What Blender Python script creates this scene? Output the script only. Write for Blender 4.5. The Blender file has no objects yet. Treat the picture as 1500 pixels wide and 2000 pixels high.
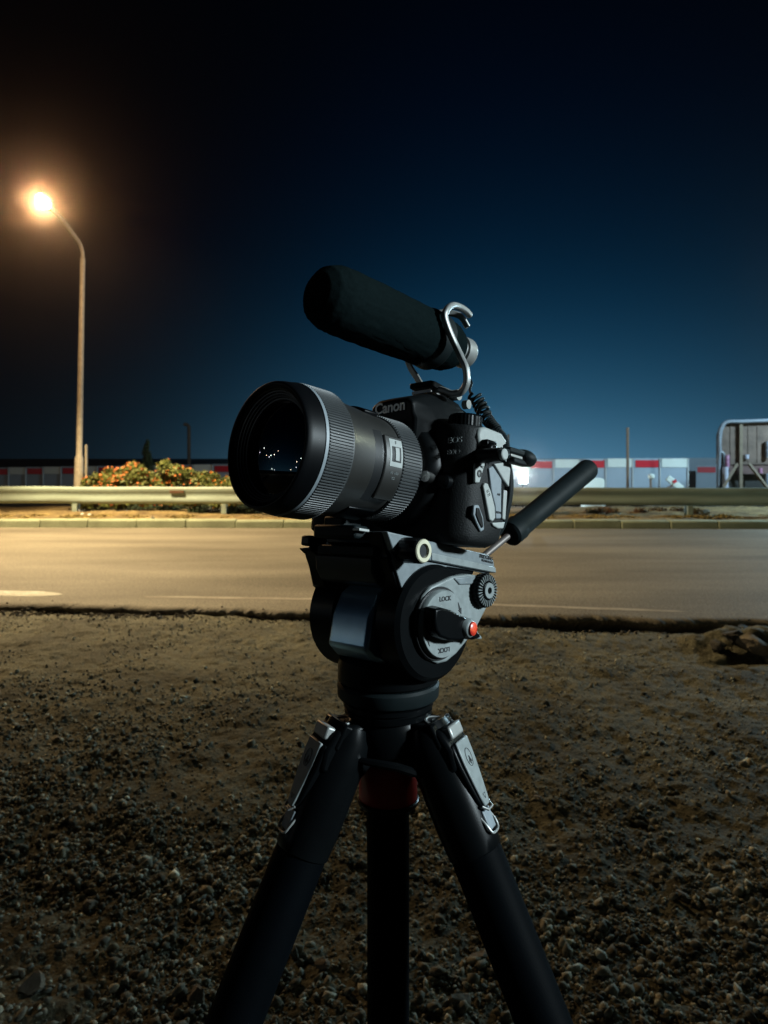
import bpy, bmesh, math, random
import numpy as np
from mathutils import Matrix, Vector, noise
PI = math.pi; rad = math.radians
rng = np.random.default_rng(7); random.seed(7)
S = bpy.context.scene; C = S.collection

# ------------------------------------------------------------------ camera
CAMZ = 1.5
cam = bpy.data.cameras.new('camera'); co = bpy.data.objects.new('camera', cam); C.objects.link(co)
co.location = (0, 0, CAMZ); co.rotation_euler = (PI/2, 0, 0)
cam.sensor_fit = 'VERTICAL'; cam.sensor_height = 36; cam.lens = 25.99; cam.shift_y = -0.0525
cam.clip_start = .02; cam.clip_end = 5000
cam.dof.use_dof = True; cam.dof.focus_distance = .53; cam.dof.aperture_fstop = 17
S.camera = co
S.view_settings.view_transform = 'Standard'; S.view_settings.look = 'None'
S.view_settings.exposure = 0; S.view_settings.gamma = 1

# ------------------------------------------------------------------ night sky: glow on the horizon, black above
W = bpy.data.worlds.new("World"); S.world = W; W.use_nodes = True
nt = W.node_tree; N = nt.nodes; L = nt.links; N.clear()
def nd(t, **k):
    n = N.new(t)
    for a, b in k.items(): setattr(n, a, b)
    return n
def M_(op, a, b=None, c=None):
    n = N.new('ShaderNodeMath'); n.operation = op
    for i, v in enumerate((a, b, c)):
        if v is None: continue
        if isinstance(v, (int, float)): n.inputs[i].default_value = v
        else: L.new(v, n.inputs[i])
    return n.outputs[0]
tc = nd('ShaderNodeTexCoord'); sp = nd('ShaderNodeSeparateXYZ'); L.new(tc.outputs['Generated'], sp.inputs[0])
X_, Y_, Z_ = sp.outputs
az = M_('ARCTAN2', X_, Y_)
da = M_('SUBTRACT', az, .17)
right = M_('GREATER_THAN', da, 0)
sig = M_('ADD', M_('MULTIPLY', right, .09), .22)
g = M_('EXPONENT', M_('MULTIPLY', M_('POWER', M_('ABSOLUTE', M_('DIVIDE', da, sig)), 2), -.5))
# second sky glow, out of view at left, added for the head block to reflect
d2 = M_('SUBTRACT', az, -1.72); g2 = M_('EXPONENT', M_('MULTIPLY', M_('POWER', M_('DIVIDE', d2, .28), 2), -.5))
amp = M_('ADD', M_('ADD', M_('MULTIPLY', g, .96), M_('MULTIPLY', g2, .9)), .015)
el = M_('MAXIMUM', Z_, 0)
def chan(a, h): return M_('MULTIPLY', M_('MULTIPLY', M_('EXPONENT', M_('DIVIDE', el, -h)), a), amp)
cb = nd('ShaderNodeCombineXYZ')
L.new(M_('ADD', chan(.070, .062), .0001), cb.inputs[0]); L.new(M_('ADD', chan(.205, .094), .0004), cb.inputs[1]); L.new(M_('ADD', chan(.330, .112), .0008), cb.inputs[2])
bg = nd('ShaderNodeBackground'); bg.inputs[1].default_value = 1.0; L.new(cb.outputs[0], bg.inputs[0])
out = nd('ShaderNodeOutputWorld'); L.new(bg.outputs[0], out.inputs[0])

# ------------------------------------------------------------------ lights
def point(name, loc, col, power, radius):
    l = bpy.data.lights.new(name, 'POINT'); l.color = col; l.energy = power; l.shadow_soft_size = radius
    o = bpy.data.objects.new(name, l); o.location = loc; C.objects.link(o); return o
LAMP = (-7.05, 15.2, 6.76)
point('street_lamp_light', LAMP, (1, .60, .29), 1250, .14)
def spot(name, loc, target, col, power, radius, size, blend):
    l = bpy.data.lights.new(name, 'SPOT'); l.color = col; l.energy = power; l.shadow_soft_size = radius; l.spot_size = rad(size); l.spot_blend = blend
    o = bpy.data.objects.new(name, l); o.location = loc; o.rotation_euler = (Vector(target)-Vector(loc)).to_track_quat('-Z', 'Y').to_euler(); C.objects.link(o)
# the lamp's shielded main beam, tilted towards the road
spot('street_lamp_beam', LAMP, (-4.5, 14.8, 0), (1, .765, .42), 10200, .14, 112, .5)
# cool white floodlight out of frame to the right that lights the side of the camera rig
spot('side_floodlight', (11.2, -3.5, 5.4), (.0, .55, 1.42), (.78, .94, 1.0), 12500, .60, 9.5, .6)
point('side_street_light', (13.5, 8.5, 6.0), (.88, 1.0, .70), 300, .35)
# floodlight on the building site behind the crash barrier
point('site_floodlight_light', (4.55, 24.2, .98), (.70, .90, 1.0), 420, .08)
point('site_light', (15.0, 19.8, 5.2), (.55, .84, 1.0), 5200, .3)
# lights of the town far off to the left, seen only as glints in the front lens
for k, (x, y, z, s) in enumerate([(-60, 6, 10, 3), (-58, 10, 9, 1.5), (-62, 13, 8.5, 1.2), (-60, 17, 9, 1), (-55, -22, 10, 1.6), (-55, -18, 4, .9),
        (-60, -14, 2.5, 1.4), (-58, 22, 12, 1), (-62, 30, 10, .8), (-60, 2, 12.5, .9), (-55, 7, 2.2, .9), (-57, 4, 1.8, .7), (-60, -20, 8, 2.6)]):
    point('distant_town_light', (x, y, z), [(1, .85, .6), (.8, 1, .9), (.9, .9, 1)][k % 3], 130*s, .22)

# ------------------------------------------------------------------ materials
def pm(name, col, rough=.6, metal=0, var=.25, vs=30, bump=0, bs=200, coat=0, spec=.5, col2=None, detail=4, stretch=None):
    m = bpy.data.materials.new(name); m.use_nodes = True; t = m.node_tree; b = t.nodes['Principled BSDF']
    b.inputs['Roughness'].default_value = rough; b.inputs['Metallic'].default_value = metal
    b.inputs['Coat Weight'].default_value = coat; b.inputs['Specular IOR Level'].default_value = spec
    c = t.nodes.new('ShaderNodeTexCoord'); src = c.outputs['Object']
    if stretch:
        mp = t.nodes.new('ShaderNodeMapping'); mp.inputs['Scale'].default_value = stretch; t.links.new(src, mp.inputs[0]); src = mp.outputs[0]
    n = t.nodes.new('ShaderNodeTexNoise'); n.inputs['Scale'].default_value = vs; n.inputs['Detail'].default_value = detail
    t.links.new(src, n.inputs['Vector'])
    r = t.nodes.new('ShaderNodeValToRGB'); r.color_ramp.elements[0].position = .3; r.color_ramp.elements[1].position = .7
    c2 = col2 or tuple(x*(1-var) for x in col)
    r.color_ramp.elements[0].color = (*c2, 1); r.color_ramp.elements[1].color = (*col, 1)
    t.links.new(n.outputs['Fac'], r.inputs[0]); t.links.new(r.outputs[0], b.inputs['Base Color'])
    if bump:
        n2 = t.nodes.new('ShaderNodeTexNoise'); n2.inputs['Scale'].default_value = bs; n2.inputs['Detail'].default_value = 3
        t.links.new(src, n2.inputs['Vector'])
        bp = t.nodes.new('ShaderNodeBump'); bp.inputs['Strength'].default_value = bump; bp.inputs['Distance'].default_value = .3/bs
        t.links.new(n2.outputs['Fac'], bp.inputs['Height']); t.links.new(bp.outputs[0], b.inputs['Normal'])
    return m
def emis(name, col, st):
    m = bpy.data.materials.new(name); m.use_nodes = True; b = m.node_tree.nodes['Principled BSDF']
    b.inputs['Base Color'].default_value = (*col, 1); b.inputs['Emission Color'].default_value = (*col, 1); b.inputs['Emission Strength'].default_value = st
    return m
BODY = pm('black_camera_plastic', (.003, .004, .0045), .45, spec=.22, bump=.25, bs=2500, vs=60)
LEATH = pm('black_leatherette', (.004, .005, .0055), .6, spec=.22, bump=.9, bs=900, vs=60)
RUB = pm('black_rubber', (.006, .010, .011), .55, spec=.12, vs=80, bump=.2, bs=1500)
LENSB = pm('black_lens_barrel', (.010, .010, .009), .34, spec=.5, bump=.12, bs=2500, vs=50)
for m_, i_ in ((LENSB, 2.3),): m_.node_tree.nodes['Principled BSDF'].inputs['IOR'].default_value = i_
RIM = pm('glossy_black_rim', (.002, .0024, .003), .42, spec=.12, vs=50)
RING = pm('ribbed_ring_rubber', (.034, .038, .040), .38, spec=.8, vs=80, bump=.2, bs=1500)
INNER = pm('matt_black_baffle', (.008, .009, .010), .38, vs=50)
GLASS = pm('coated_front_glass', (.0005, .001, .001), .01, vs=5, spec=.5)
SILVER = pm('silver_metal', (.6, .6, .58), .28, metal=1, vs=100)
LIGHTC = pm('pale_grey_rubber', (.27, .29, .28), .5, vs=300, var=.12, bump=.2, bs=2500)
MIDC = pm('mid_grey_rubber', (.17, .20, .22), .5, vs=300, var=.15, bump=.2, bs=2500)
HEADG = pm('grey_cast_metal_paint', (.140, .165, .176), .42, vs=160, var=.28, bump=.25, bs=2200)
HEADL = pm('light_grey_cast_metal', (.185, .210, .210), .42, vs=160, var=.26, bump=.25, bs=2200)
BLUESHEEN = pm('grey_casting_painted_sheen', (.36, .56, .74), .30, metal=.8, vs=60, var=.12, bump=.2, bs=2000)  # bare grey metal; its blue reflection is put into the base colour
BLACKM = pm('black_metal', (.0022, .0028, .0032), .30, spec=.09, vs=50, bump=.2, bs=1800)
BLACKD = pm('black_satin_plastic', (.005, .006, .006), .5, vs=50, bump=.2, bs=1500)
BRASS = pm('pale_brass', (.55, .52, .38), .4, metal=.1, vs=150)
RED = pm('red_anodised', (.62, .012, .010), .45, vs=80)
ORANGE = pm('red_orange_button', (.75, .09, .03), .35, vs=400, col2=(.35, .01, .01))
FOAM = pm('black_foam', (.0045, .0080, .0085), .95, vs=400, bump=1.0, bs=1300, spec=.0)
WHITE = pm('white_print', (.9, .9, .85), .35, metal=.8, vs=300, var=.1)
PRINT = pm('grey_print', (.17, .19, .19), .5, vs=300, var=.1)
DARKP = pm('dark_print', (.01, .012, .015), .5, vs=300)
CARB = pm('black_grip_foam', (.0008, .0014, .0020), .6, spec=.02, vs=60, bump=.35, bs=900)
BRIGHTM = pm('satin_steel', (.30, .31, .30), .42, metal=.5, vs=120, var=.2)
POLE = pm('galvanised_steel_post', (.42, .38, .30), .55, vs=12, var=.3)
RUSTP = pm('weathered_brown_post', (.20, .14, .10), .8, vs=6)
RAILM = pm('weathered_galvanised_rail', (.33, .42, .37), .5, vs=1.4, var=.35, stretch=(.35, 3, 3), col2=(.20, .235, .19))
def ground_mat(name, c1, c2, c3, s1, s2, bump, stretch=(1, 1, 1), rough=.9):
    m = bpy.data.materials.new(name); m.use_nodes = True; t = m.node_tree; b = t.nodes['Principled BSDF']; b.inputs['Roughness'].default_value = rough
    b.inputs['Specular IOR Level'].default_value = .25
    c = t.nodes.new('ShaderNodeTexCoord'); mp = t.nodes.new('ShaderNodeMapping'); mp.inputs['Scale'].default_value = stretch
    t.links.new(c.outputs['Object'], mp.inputs[0])
    a = t.nodes.new('ShaderNodeTexNoise'); a.inputs['Scale'].default_value = s1; a.inputs['Detail'].default_value = 5; t.links.new(mp.outputs[0], a.inputs['Vector'])
    f = t.nodes.new('ShaderNodeTexNoise'); f.inputs['Scale'].default_value = s2; f.inputs['Detail'].default_value = 3; t.links.new(c.outputs['Object'], f.inputs['Vector'])
    r = t.nodes.new('ShaderNodeValToRGB'); e = r.color_ramp.elements; e[0].position = .32; e[0].color = (*c2, 1); e[1].position = .68; e[1].color = (*c1, 1)
    t.links.new(a.outputs['Fac'], r.inputs[0])
    r2 = t.nodes.new('ShaderNodeValToRGB'); e = r2.color_ramp.elements; e[0].position = .35; e[0].color = (*c3, 1); e[1].position = .65; e[1].color = (1, 1, 1, 1)
    t.links.new(f.outputs['Fac'], r2.inputs[0])
    mx = t.nodes.new('ShaderNodeMix'); mx.data_type = 'RGBA'; mx.blend_type = 'MULTIPLY'; mx.inputs[0].default_value = 1
    t.links.new(r.outputs[0], mx.inputs[6]); t.links.new(r2.outputs[0], mx.inputs[7]); t.links.new(mx.outputs[2], b.inputs['Base Color'])
    bp = t.nodes.new('ShaderNodeBump'); bp.inputs['Strength'].default_value = bump; bp.inputs['Distance'].default_value = .6/s2
    t.links.new(f.outputs['Fac'], bp.inputs['Height']); t.links.new(bp.outputs[0], b.inputs['Normal'])
    return m
DIRT = ground_mat('packed_dirt', (.245, .232, .152), (.105, .098, .064), (.34, .34, .32), 1.6, 70, .8)
ROADM = ground_mat('worn_asphalt', (.300, .268, .205), (.160, .140, .104), (.46, .46, .46), .8, 48, .8, (.30, 1.2, 1), .8)
VERGE = ground_mat('dry_verge', (.36, .27, .12), (.14, .10, .05), (.5, .5, .5), 3, 30, 1)
KERBM = ground_mat('kerb_concrete', (.36, .40, .28), (.26, .29, .20), (.8, .8, .8), 2, 40, .4)
PAINT = ground_mat('worn_road_paint', (.80, .78, .68), (.6, .57, .47), (.6, .6, .6), 6, 60, .3)
FAINT = ground_mat('faded_road_paint', (.44, .40, .33), (.33, .29, .235), (.8, .8, .8), 4, 60, .3)
FARG = ground_mat('far_ground', (.22, .22, .20), (.14, .14, .12), (.6, .6, .6), .3, 5, .3)
def rock_mat(name, c1, c2):
    m = ground_mat(name, c1, c2, (.7, .7, .7), 9, 160, .6)
    t = m.node_tree; b = t.nodes['Principled BSDF']; src = b.inputs['Base Color'].links[0].from_socket
    at = t.nodes.new('ShaderNodeAttribute'); at.attribute_name = 'tint'; mx = t.nodes.new('ShaderNodeMix'); mx.data_type = 'RGBA'; mx.blend_type = 'MULTIPLY'; mx.inputs[0].default_value = 1
    t.links.new(src, mx.inputs[6]); t.links.new(at.outputs['Color'], mx.inputs[7]); t.links.new(mx.outputs[2], b.inputs['Base Color'])
    return m
GRAV = rock_mat('gravel_stone', (.50, .49, .38), (.27, .265, .20))
ROCKR = rock_mat('rubble_stone', (.16, .14, .11), (.08, .07, .055))
ROCK = pm('dusty_rock', (.30, .26, .19), .9, vs=14, var=.4, bump=.8, bs=60)

# ------------------------------------------------------------------ geometry helpers: every helper returns (verts, faces)
def fbm1(x, seed, o=4):
    return sum(noise.noise(Vector((x*2**k, seed*7.3, k*3.1)))*.5**k for k in range(o))
def box(c, s):
    x, y, z = c; a, b, d = s[0]/2, s[1]/2, s[2]/2
    V = [(x+i*a, y+j*b, z+k*d) for i in (-1, 1) for j in (-1, 1) for k in (-1, 1)]
    return V, [(0, 1, 3, 2), (4, 6, 7, 5), (0, 4, 5, 1), (2, 3, 7, 6), (0, 2, 6, 4), (1, 5, 7, 3)]
def frame(d):
    d = Vector(d).normalized(); u = Vector((0, 0, 1)) if abs(d.z) < .9 else Vector((0, 1, 0))
    a = d.cross(u).normalized(); return a, d.cross(a).normalized(), d
def lathe(prof, o=(0, 0, 0), d=(0, 0, 1), n=48, rf=None, close=True):
    "prof: list of (distance along d, radius); rf(i,k) radius factor"
    a, b, d = frame(d); o = Vector(o); V = []; F = []
    for k, (h, r) in enumerate(prof):
        for i in range(n):
            t = 2*PI*i/n; rr = r*(rf(i, k) if rf else 1)
            V.append(tuple(o+d*h+a*(rr*math.cos(t))+b*(rr*math.sin(t))))
    for k in range(len(prof)-1):
        for i in range(n):
            j = (i+1) % n; F.append((k*n+i, k*n+j, (k+1)*n+j, (k+1)*n+i))
    if close:
        F.append(tuple(range(n))[::-1]); F.append(tuple((len(prof)-1)*n+i for i in range(n)))
    return V, F
def cyl(p0, p1, r0, r1=None, n=24):
    p0 = Vector(p0); p1 = Vector(p1); return lathe([(0, r0), ((p1-p0).length, r1 if r1 is not None else r0)], p0, p1-p0, n)
def prism(poly, ax, lo, hi):
    "poly in the two other axes (order x,y,z), extruded along axis ax"
    n = len(poly); V = []; F = []
    for h in (lo, hi):
        for p in poly:
            q = list(p); q.insert(ax, h); V.append(tuple(q))
    F.append(tuple(range(n))[::-1]); F.append(tuple(range(n, 2*n)))
    for i in range(n):
        j = (i+1) % n; F.append((i, j, n+j, n+i))
    return V, F
def tube(path, r, n=10, sec=None, up=None, close=True):
    P = [Vector(p) for p in path]; V = []; F = []
    if sec is None: sec = [(math.cos(2*PI*i/n), math.sin(2*PI*i/n)) for i in range(n)]
    n = len(sec); prev = None
    for k, p in enumerate(P):
        d = (P[min(k+1, len(P)-1)]-P[max(k-1, 0)]).normalized()
        if up is not None: a = Vector(up).cross(d).normalized()
        elif prev is None: a = frame(d)[0]
        else: a = (prev-d*prev.dot(d)).normalized()
        prev = a; b = d.cross(a)
        rr = r[k] if isinstance(r, (list, tuple)) else r
        for (u, v) in sec: V.append(tuple(p+a*u*rr+b*v*rr))
    for k in range(len(P)-1):
        for i in range(n):
            j = (i+1) % n; F.append((k*n+i, k*n+j, (k+1)*n+j, (k+1)*n+i))
    if close: F.append(tuple(range(n))[::-1]); F.append(tuple((len(P)-1)*n+i for i in range(n)))
    return V, F
def smoothpath(pts, m=6):
    "Catmull-Rom through the points"
    P = [Vector(p) for p in pts]; P = [P[0]*2-P[1]]+P+[P[-1]*2-P[-2]]; o = []
    for i in range(1, len(P)-2):
        for k in range(m):
            t = k/m; a, b, c, d = P[i-1:i+3]
            o.append(.5*((2*b)+(c-a)*t+(2*a-5*b+4*c-d)*t*t+(3*b-a-3*c+d)*t**3))
    o.append(P[-2]); return o
def merge(*parts):
    V = []; F = []
    for v, f in parts:
        n = len(V); V += [tuple(p) for p in v]; F += [tuple(i+n for i in q) for q in f]
    return V, F
WM = {}
def empty(name, M):
    o = bpy.data.objects.new(name, None); C.objects.link(o); o.matrix_world = M; o.empty_display_size = .05; WM[o.name] = M.copy(); return o
def tag(o, label=None, cat=None, group=None, kind=None):
    for k, v in (('label', label), ('category', cat), ('group', group), ('kind', kind)):
        if v: o[k] = v
    return o
def obj(name, geo, mat, parent=None, M=None, bevel=0, seg=2, smooth=35, origin=None):
    if isinstance(geo, list): geo = merge(*geo)
    V, F = geo
    me = bpy.data.meshes.new(name); me.from_pydata([tuple(v) for v in V], [], [tuple(f) for f in F])
    bm = bmesh.new(); bm.from_mesh(me); bmesh.ops.recalc_face_normals(bm, faces=bm.faces); bm.to_mesh(me); bm.free()
    M = M or Matrix.Identity(4); loc = Matrix.Identity(4)
    if parent is not None: me.transform(WM[parent.name].inverted() @ M)
    else:
        me.transform(M)
        if origin is not None: me.transform(Matrix.Translation(-Vector(origin))); loc = Matrix.Translation(origin)
    for p in me.polygons: p.use_smooth = True
    me.set_sharp_from_angle(angle=rad(smooth))
    me.materials.append(mat); o = bpy.data.objects.new(name, me); C.objects.link(o)
    if parent is not None: o.parent = parent; WM[o.name] = WM[parent.name]
    else: o.matrix_world = loc; WM[o.name] = loc
    if bevel:
        b = o.modifiers.new('bevel', 'BEVEL'); b.width = bevel; b.segments = seg; b.limit_method = 'ANGLE'; b.angle_limit = rad(35)
    return o
def text(name, s, size, mat, parent, M, xs=1, ext=.0002, off=0):
    cu = bpy.data.curves.new('t', 'FONT'); cu.body = s; cu.size = size; cu.extrude = ext; cu.offset = off; cu.align_x = 'CENTER'; cu.align_y = 'CENTER'
    t = bpy.data.objects.new('t', cu); C.objects.link(t); dg = bpy.context.evaluated_depsgraph_get()
    me = bpy.data.meshes.new_from_object(t.evaluated_get(dg)); bpy.data.objects.remove(t)
    V = [(v.co.x*xs, v.co.y, v.co.z) for v in me.vertices]; F = [tuple(p.vertices) for p in me.polygons]
    return obj(name, (V, F), mat, parent, M, smooth=30)
def mat3(x, y, z, o):
    m = Matrix((x, y, z)).transposed().to_4x4(); m.translation = o; return m
def vnoise(x, y, s, seed=0):
    r = np.random.default_rng(seed).random((256, 256)); x = np.asarray(x)/s; y = np.asarray(y)/s
    i = np.floor(x).astype(int); j = np.floor(y).astype(int); u = x-i; v = y-j; u = u*u*(3-2*u); v = v*v*(3-2*v)
    g = lambda a, b: r[a % 256, b % 256]
    return (g(i, j)*(1-u)+g(i+1, j)*u)*(1-v)+(g(i, j+1)*(1-u)+g(i+1, j+1)*u)*v-.5
def np_mesh(name, V, F, mat, smooth=True, tint=None):
    me = bpy.data.meshes.new(name); nf, k = F.shape
    me.vertices.add(len(V)); me.vertices.foreach_set('co', V.astype(np.float32).ravel())
    me.loops.add(nf*k); me.loops.foreach_set('vertex_index', F.astype(np.int32).ravel())
    me.polygons.add(nf); me.polygons.foreach_set('loop_start', np.arange(0, nf*k, k, dtype=np.int32)); me.polygons.foreach_set('loop_total', np.full(nf, k, dtype=np.int32))
    if smooth: me.polygons.foreach_set('use_smooth', np.ones(nf, dtype=bool))
    me.update(); me.validate()
    if tint is not None:
        a = me.attributes.new('tint', 'FLOAT_COLOR', 'POINT'); a.data.foreach_set('color', np.concatenate([tint, np.ones((len(V), 1))], 1).astype(np.float32).ravel())
    me.materials.append(mat); o = bpy.data.objects.new(name, me); C.objects.link(o); return o
def grid(name, xs, ys, zf, mat):
    X, Y = np.meshgrid(xs, ys); Z = zf(X, Y); V = np.stack([X, Y, Z], -1).reshape(-1, 3); nx = len(xs); ny = len(ys)
    i = np.arange(ny-1)[:, None]*nx+np.arange(nx-1)[None]; i = i.ravel(); F = np.stack([i, i+1, i+nx+1, i+nx], 1)
    return np_mesh(name, V, F, mat)

# ================================================================== THE SETTING
tag(obj('ground', ([(-1500, -300, -.55), (1500, -300, -.55), (1500, 3000, -.55), (-1500, 3000, -.55)], [(0, 1, 2, 3)]), FARG), kind='structure')
def edge_y(x): return 7.02-.113*np.asarray(x)                     # broken near edge of the asphalt
def on_road(X, Y, z): return np.where(Y > edge_y(X)+.12, .004, z)
def dirt_z(X, Y):
    z = -.050-.010*np.clip(X, -3, 3)+.055*vnoise(X, Y, 1.3, 1)+.03*vnoise(X, Y, .45, 2)+.024*vnoise(X, Y, .16, 3)+.017*vnoise(X, Y, .06, 4)+.009*vnoise(X, Y, .025, 5)
    d = edge_y(X)-Y
    z -= (.030+.014*np.clip(X, -2, 3))*np.where(d < 0, 1, np.exp(-((d-.0)/(.10+.02*np.clip(X, -2, 3)))**2))*(1+vnoise(X, Y*0, .5, 8))      # rut below the asphalt edge
    z += .03*np.exp(-((d-.55)/.25)**2)*(.6+vnoise(X, Y*0, .9, 9))
    # heap of pushed-up dirt beside the road, right
    u = (X-3.15)/.62; v = (Y-(6.1))/.26
    z += .17*np.exp(-(u*u)-(v*v))*(1+.5*vnoise(X, Y, .12, 12))
    z -= .10*np.exp(-((X-2.95)/.30)**2-((Y-5.72-.28*(X-2.9))/.055)**2)
    return z
ys = np.concatenate([np.linspace(-1.5, 1.2, 30)[:-1], np.geomspace(1.2, 8.4, 660)])
xs = np.concatenate([np.linspace(-14, -3.6, 120)[:-1], np.linspace(-3.6, 4.2, 620), np.linspace(4.2, 14, 120)[1:]])
tag(grid('dirt_ground', xs, ys, dirt_z, DIRT), kind='structure')

# road slab with a ragged broken edge
xe = np.concatenate([np.linspace(-45, -6, 120)[:-1], np.linspace(-6, 6, 1200), np.linspace(6, 45, 120)[1:]]); n = len(xe)
ye = edge_y(np.clip(xe, -12, 12))+.09*vnoise(xe, xe*0, .5, 21)+.07*vnoise(xe, xe*0, .17, 22)+.035*vnoise(xe, xe*0, .06, 23)+.012*vnoise(xe, xe*0, .02, 27)+.10*np.maximum(vnoise(xe, xe*0, .33, 28)-.12, 0)+.1*vnoise(xe, xe*0, 2.2, 24)
yk = 15.85-.018*xe
V = np.concatenate([np.stack([xe, ye, 0*xe], 1), np.stack([xe, ye+.25, .004+0*xe], 1), np.stack([xe, yk, 0*xe], 1), np.stack([xe, ye+.015*vnoise(xe, xe*0, .3, 26), 0*xe-.03], 1), np.stack([xe, ye+.55, 0*xe-.34], 1)])
i = np.arange(n-1); q = lambda a, b: np.stack([a*n+i, a*n+i+1, b*n+i+1, b*n+i], 1)
tag(np_mesh('road', V, np.concatenate([q(0, 1), q(1, 2), q(3, 0), q(4, 3)]), ROADM, smooth=False), kind='structure')
def strip(name, pts, w, z, mat, seed, rag=.03):
    a = np.array(pts); L_ = np.hypot(*(a[1]-a[0])); m = int(L_*14)+2; t = np.linspace(0, 1, m)[:, None]; P = a[0]*(1-t)+a[1]*t
    s = np.arange(m)*.07; e = np.minimum(1, np.minimum(t[:, 0], 1-t[:, 0])*L_/.35)**.5
    lo = P[:, 1]-w/2*e-rag*vnoise(s, s*0, .2, seed)*e; hi = P[:, 1]+w/2*e+rag*vnoise(s, s*0, .2, seed+1)*e
    V = np.concatenate([np.stack([P[:, 0], lo, 0*lo+z], 1), np.stack([P[:, 0], hi, 0*lo+z], 1)]); i = np.arange(m-1)
    tag(np_mesh(name, V, np.stack([i, i+1, m+i+1, m+i], 1), mat, False), kind='structure')
strip('road_marking', [(-6.5, 8.42), (-3.52, 8.10)], .30, .0075, PAINT, 31)
strip('road_marking', [(-2.6, 7.98), (.25, 7.78)], .10, .0065, FAINT, 33)
strip('road_marking', [(.35, 7.70), (2.95, 7.20)], .10, .0065, FAINT, 35)
# kerb, in stones with joints
ks = []
x = -45
while x < 45:
    w = 1.0+.1*random.random(); y0 = 15.85-.018*x; j = random.uniform(-.012, .012); h = .17+random.uniform(-.01, .01)
    ks.append(prism([(y0+j, -.05), (y0+j+.02, h-.03), (y0+j+.05, h), (y0+.26, h), (y0+.26, -.05)], 0, x, x+w-.018)); x += w
tag(obj('kerb', ks, KERBM, bevel=.012), kind='structure')
# verge behind the kerb
def verge_z(X, Y):
    z = .155+.05*vnoise(X, Y, .6, 41)+.035*vnoise(X, Y, .2, 42)+.02*vnoise(X, Y, .07, 43)
    z += .10*np.exp(-((Y-17.9)/.7)**2)*(.5+vnoise(X, Y, 1.1, 44))
    return np.where(Y > 20.5, z-(Y-20.5)*.09, np.where(Y < 16.3, np.minimum(z, .16), z))
tag(grid('verge', np.linspace(-30, 30, 600), np.concatenate([np.linspace(16.05, 20.5, 90), np.linspace(20.7, 27, 14)]), verge_z, VERGE), kind='structure')
# ground of the building site behind the verge
def site_z(X, Y): return -.45+.2*vnoise(X, Y, 5, 46)+.003*X
tag(grid('site_ground', np.linspace(-80, 80, 80), np.linspace(26, 120, 50), site_z, FARG), kind='structure')

# ------------------------------------------------------------------ gravel
def ico(sub):
    bm = bmesh.new(); bmesh.ops.create_icosphere(bm, subdivisions=sub, radius=1); V = np.array([v.co[:] for v in bm.verts]); F = np.array([[v.index for v in f.verts] for f in bm.faces]); bm.free(); return V, F
def rotm(n):
    q = rng.normal(size=(n, 4)); q /= np.linalg.norm(q, axis=1)[:, None]; w, x, y, z = q.T
    return np.stack([1-2*(y*y+z*z), 2*(x*y-z*w), 2*(x*z+y*w), 2*(x*y+z*w), 1-2*(x*x+z*z), 2*(y*z-x*w), 2*(x*z-y*w), 2*(y*z+x*w), 1-2*(x*x+y*y)], 1).reshape(n, 3, 3)
def stone_shape(sub, seed):
    V, F = ico(sub); r = np.random.default_rng(seed)
    for _ in range(9):                                            # cut flat facets
        nrm = r.normal(size=3); nrm /= np.linalg.norm(nrm); h = r.uniform(.38, .80); d = V@nrm; V = V-np.outer(np.maximum(d-h, 0), nrm)
    return V*(1+.05*r.normal(size=(len(V), 1))), F
def scatter(name, X, Y, R, sub, mat, sink=.25):
    n = len(X); Z = on_road(X, Y, dirt_z(X, Y)); shapes = [stone_shape(sub, 100+k) for k in range(8)]; Vs = []; Fs = []; Ts = []; off = 0
    kind = rng.integers(0, 8, n)
    for k in range(8):
        m = np.where(kind == k)[0]
        if not len(m): continue
        V, F = shapes[k]; sc = R[m][:, None]*rng.uniform([.8, .6, .38], [1.35, 1.0, .75], (len(m), 3)); Q = rotm(len(m))
        P = np.einsum('nij,nvj->nvi', Q, V[None]*sc[:, None]); P[:, :, 2] *= .8
        P += np.stack([X[m], Y[m], Z[m]+R[m]*(.45-sink)], 1)[:, None]
        Vs.append(P.reshape(-1, 3)); nv = len(V); Fs.append((F[None]+(np.arange(len(m))*nv)[:, None, None]+off).reshape(-1, 3)); off += nv*len(m)
        br = rng.lognormal(-.12, .48, len(m))[:, None]; hue = rng.uniform(-.12, .12, len(m))[:, None]
        t = np.concatenate([br*(1+hue), br, br*(1-hue)], 1)*.85; Ts.append(np.repeat(t, nv, 0))
    return np_mesh(name, np.concatenate(Vs), np.concatenate(Fs), mat, False, np.concatenate(Ts))
def sample(n, x0, x1, y0, y1, dens):
    X = rng.uniform(x0, x1, n); Y = rng.uniform(y0, y1, n); k = rng.random(n) < dens(X, Y); return X[k], Y[k]
def dens1(X, Y):
    a = 1/(1+np.exp((Y-3.1+.45*X+1.2*vnoise(X, Y, .7, 51))*3.0))
    b = .28/(1+np.exp((Y-3.9)*2)); p = np.clip(.80+1.9*vnoise(X, Y, .35, 52)+.8*vnoise(X, Y, 1.1, 53), .25, 1)
    return np.clip((a+b)*p, 0, 1)
X, Y = sample(100000, -2.6, 2.6, 1.3, 5.4, dens1); R = np.clip(rng.lognormal(math.log(.0095), .52, len(X)), .0035, .034)
tag(scatter('gravel', X, Y, R, 2 if False else 1, GRAV), 'loose grey gravel scattered over the dirt in the foreground', 'gravel', kind='stuff')
X, Y = sample(90000, -5.2, 5.2, 2.0, 7.1, lambda X, Y: np.clip(.40+1.5*vnoise(X, Y, .5, 55), .05, .8)*(Y < edge_y(X)-.1)); R = np.clip(rng.lognormal(math.log(.0062), .5, len(X)), .003, .024)
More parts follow.
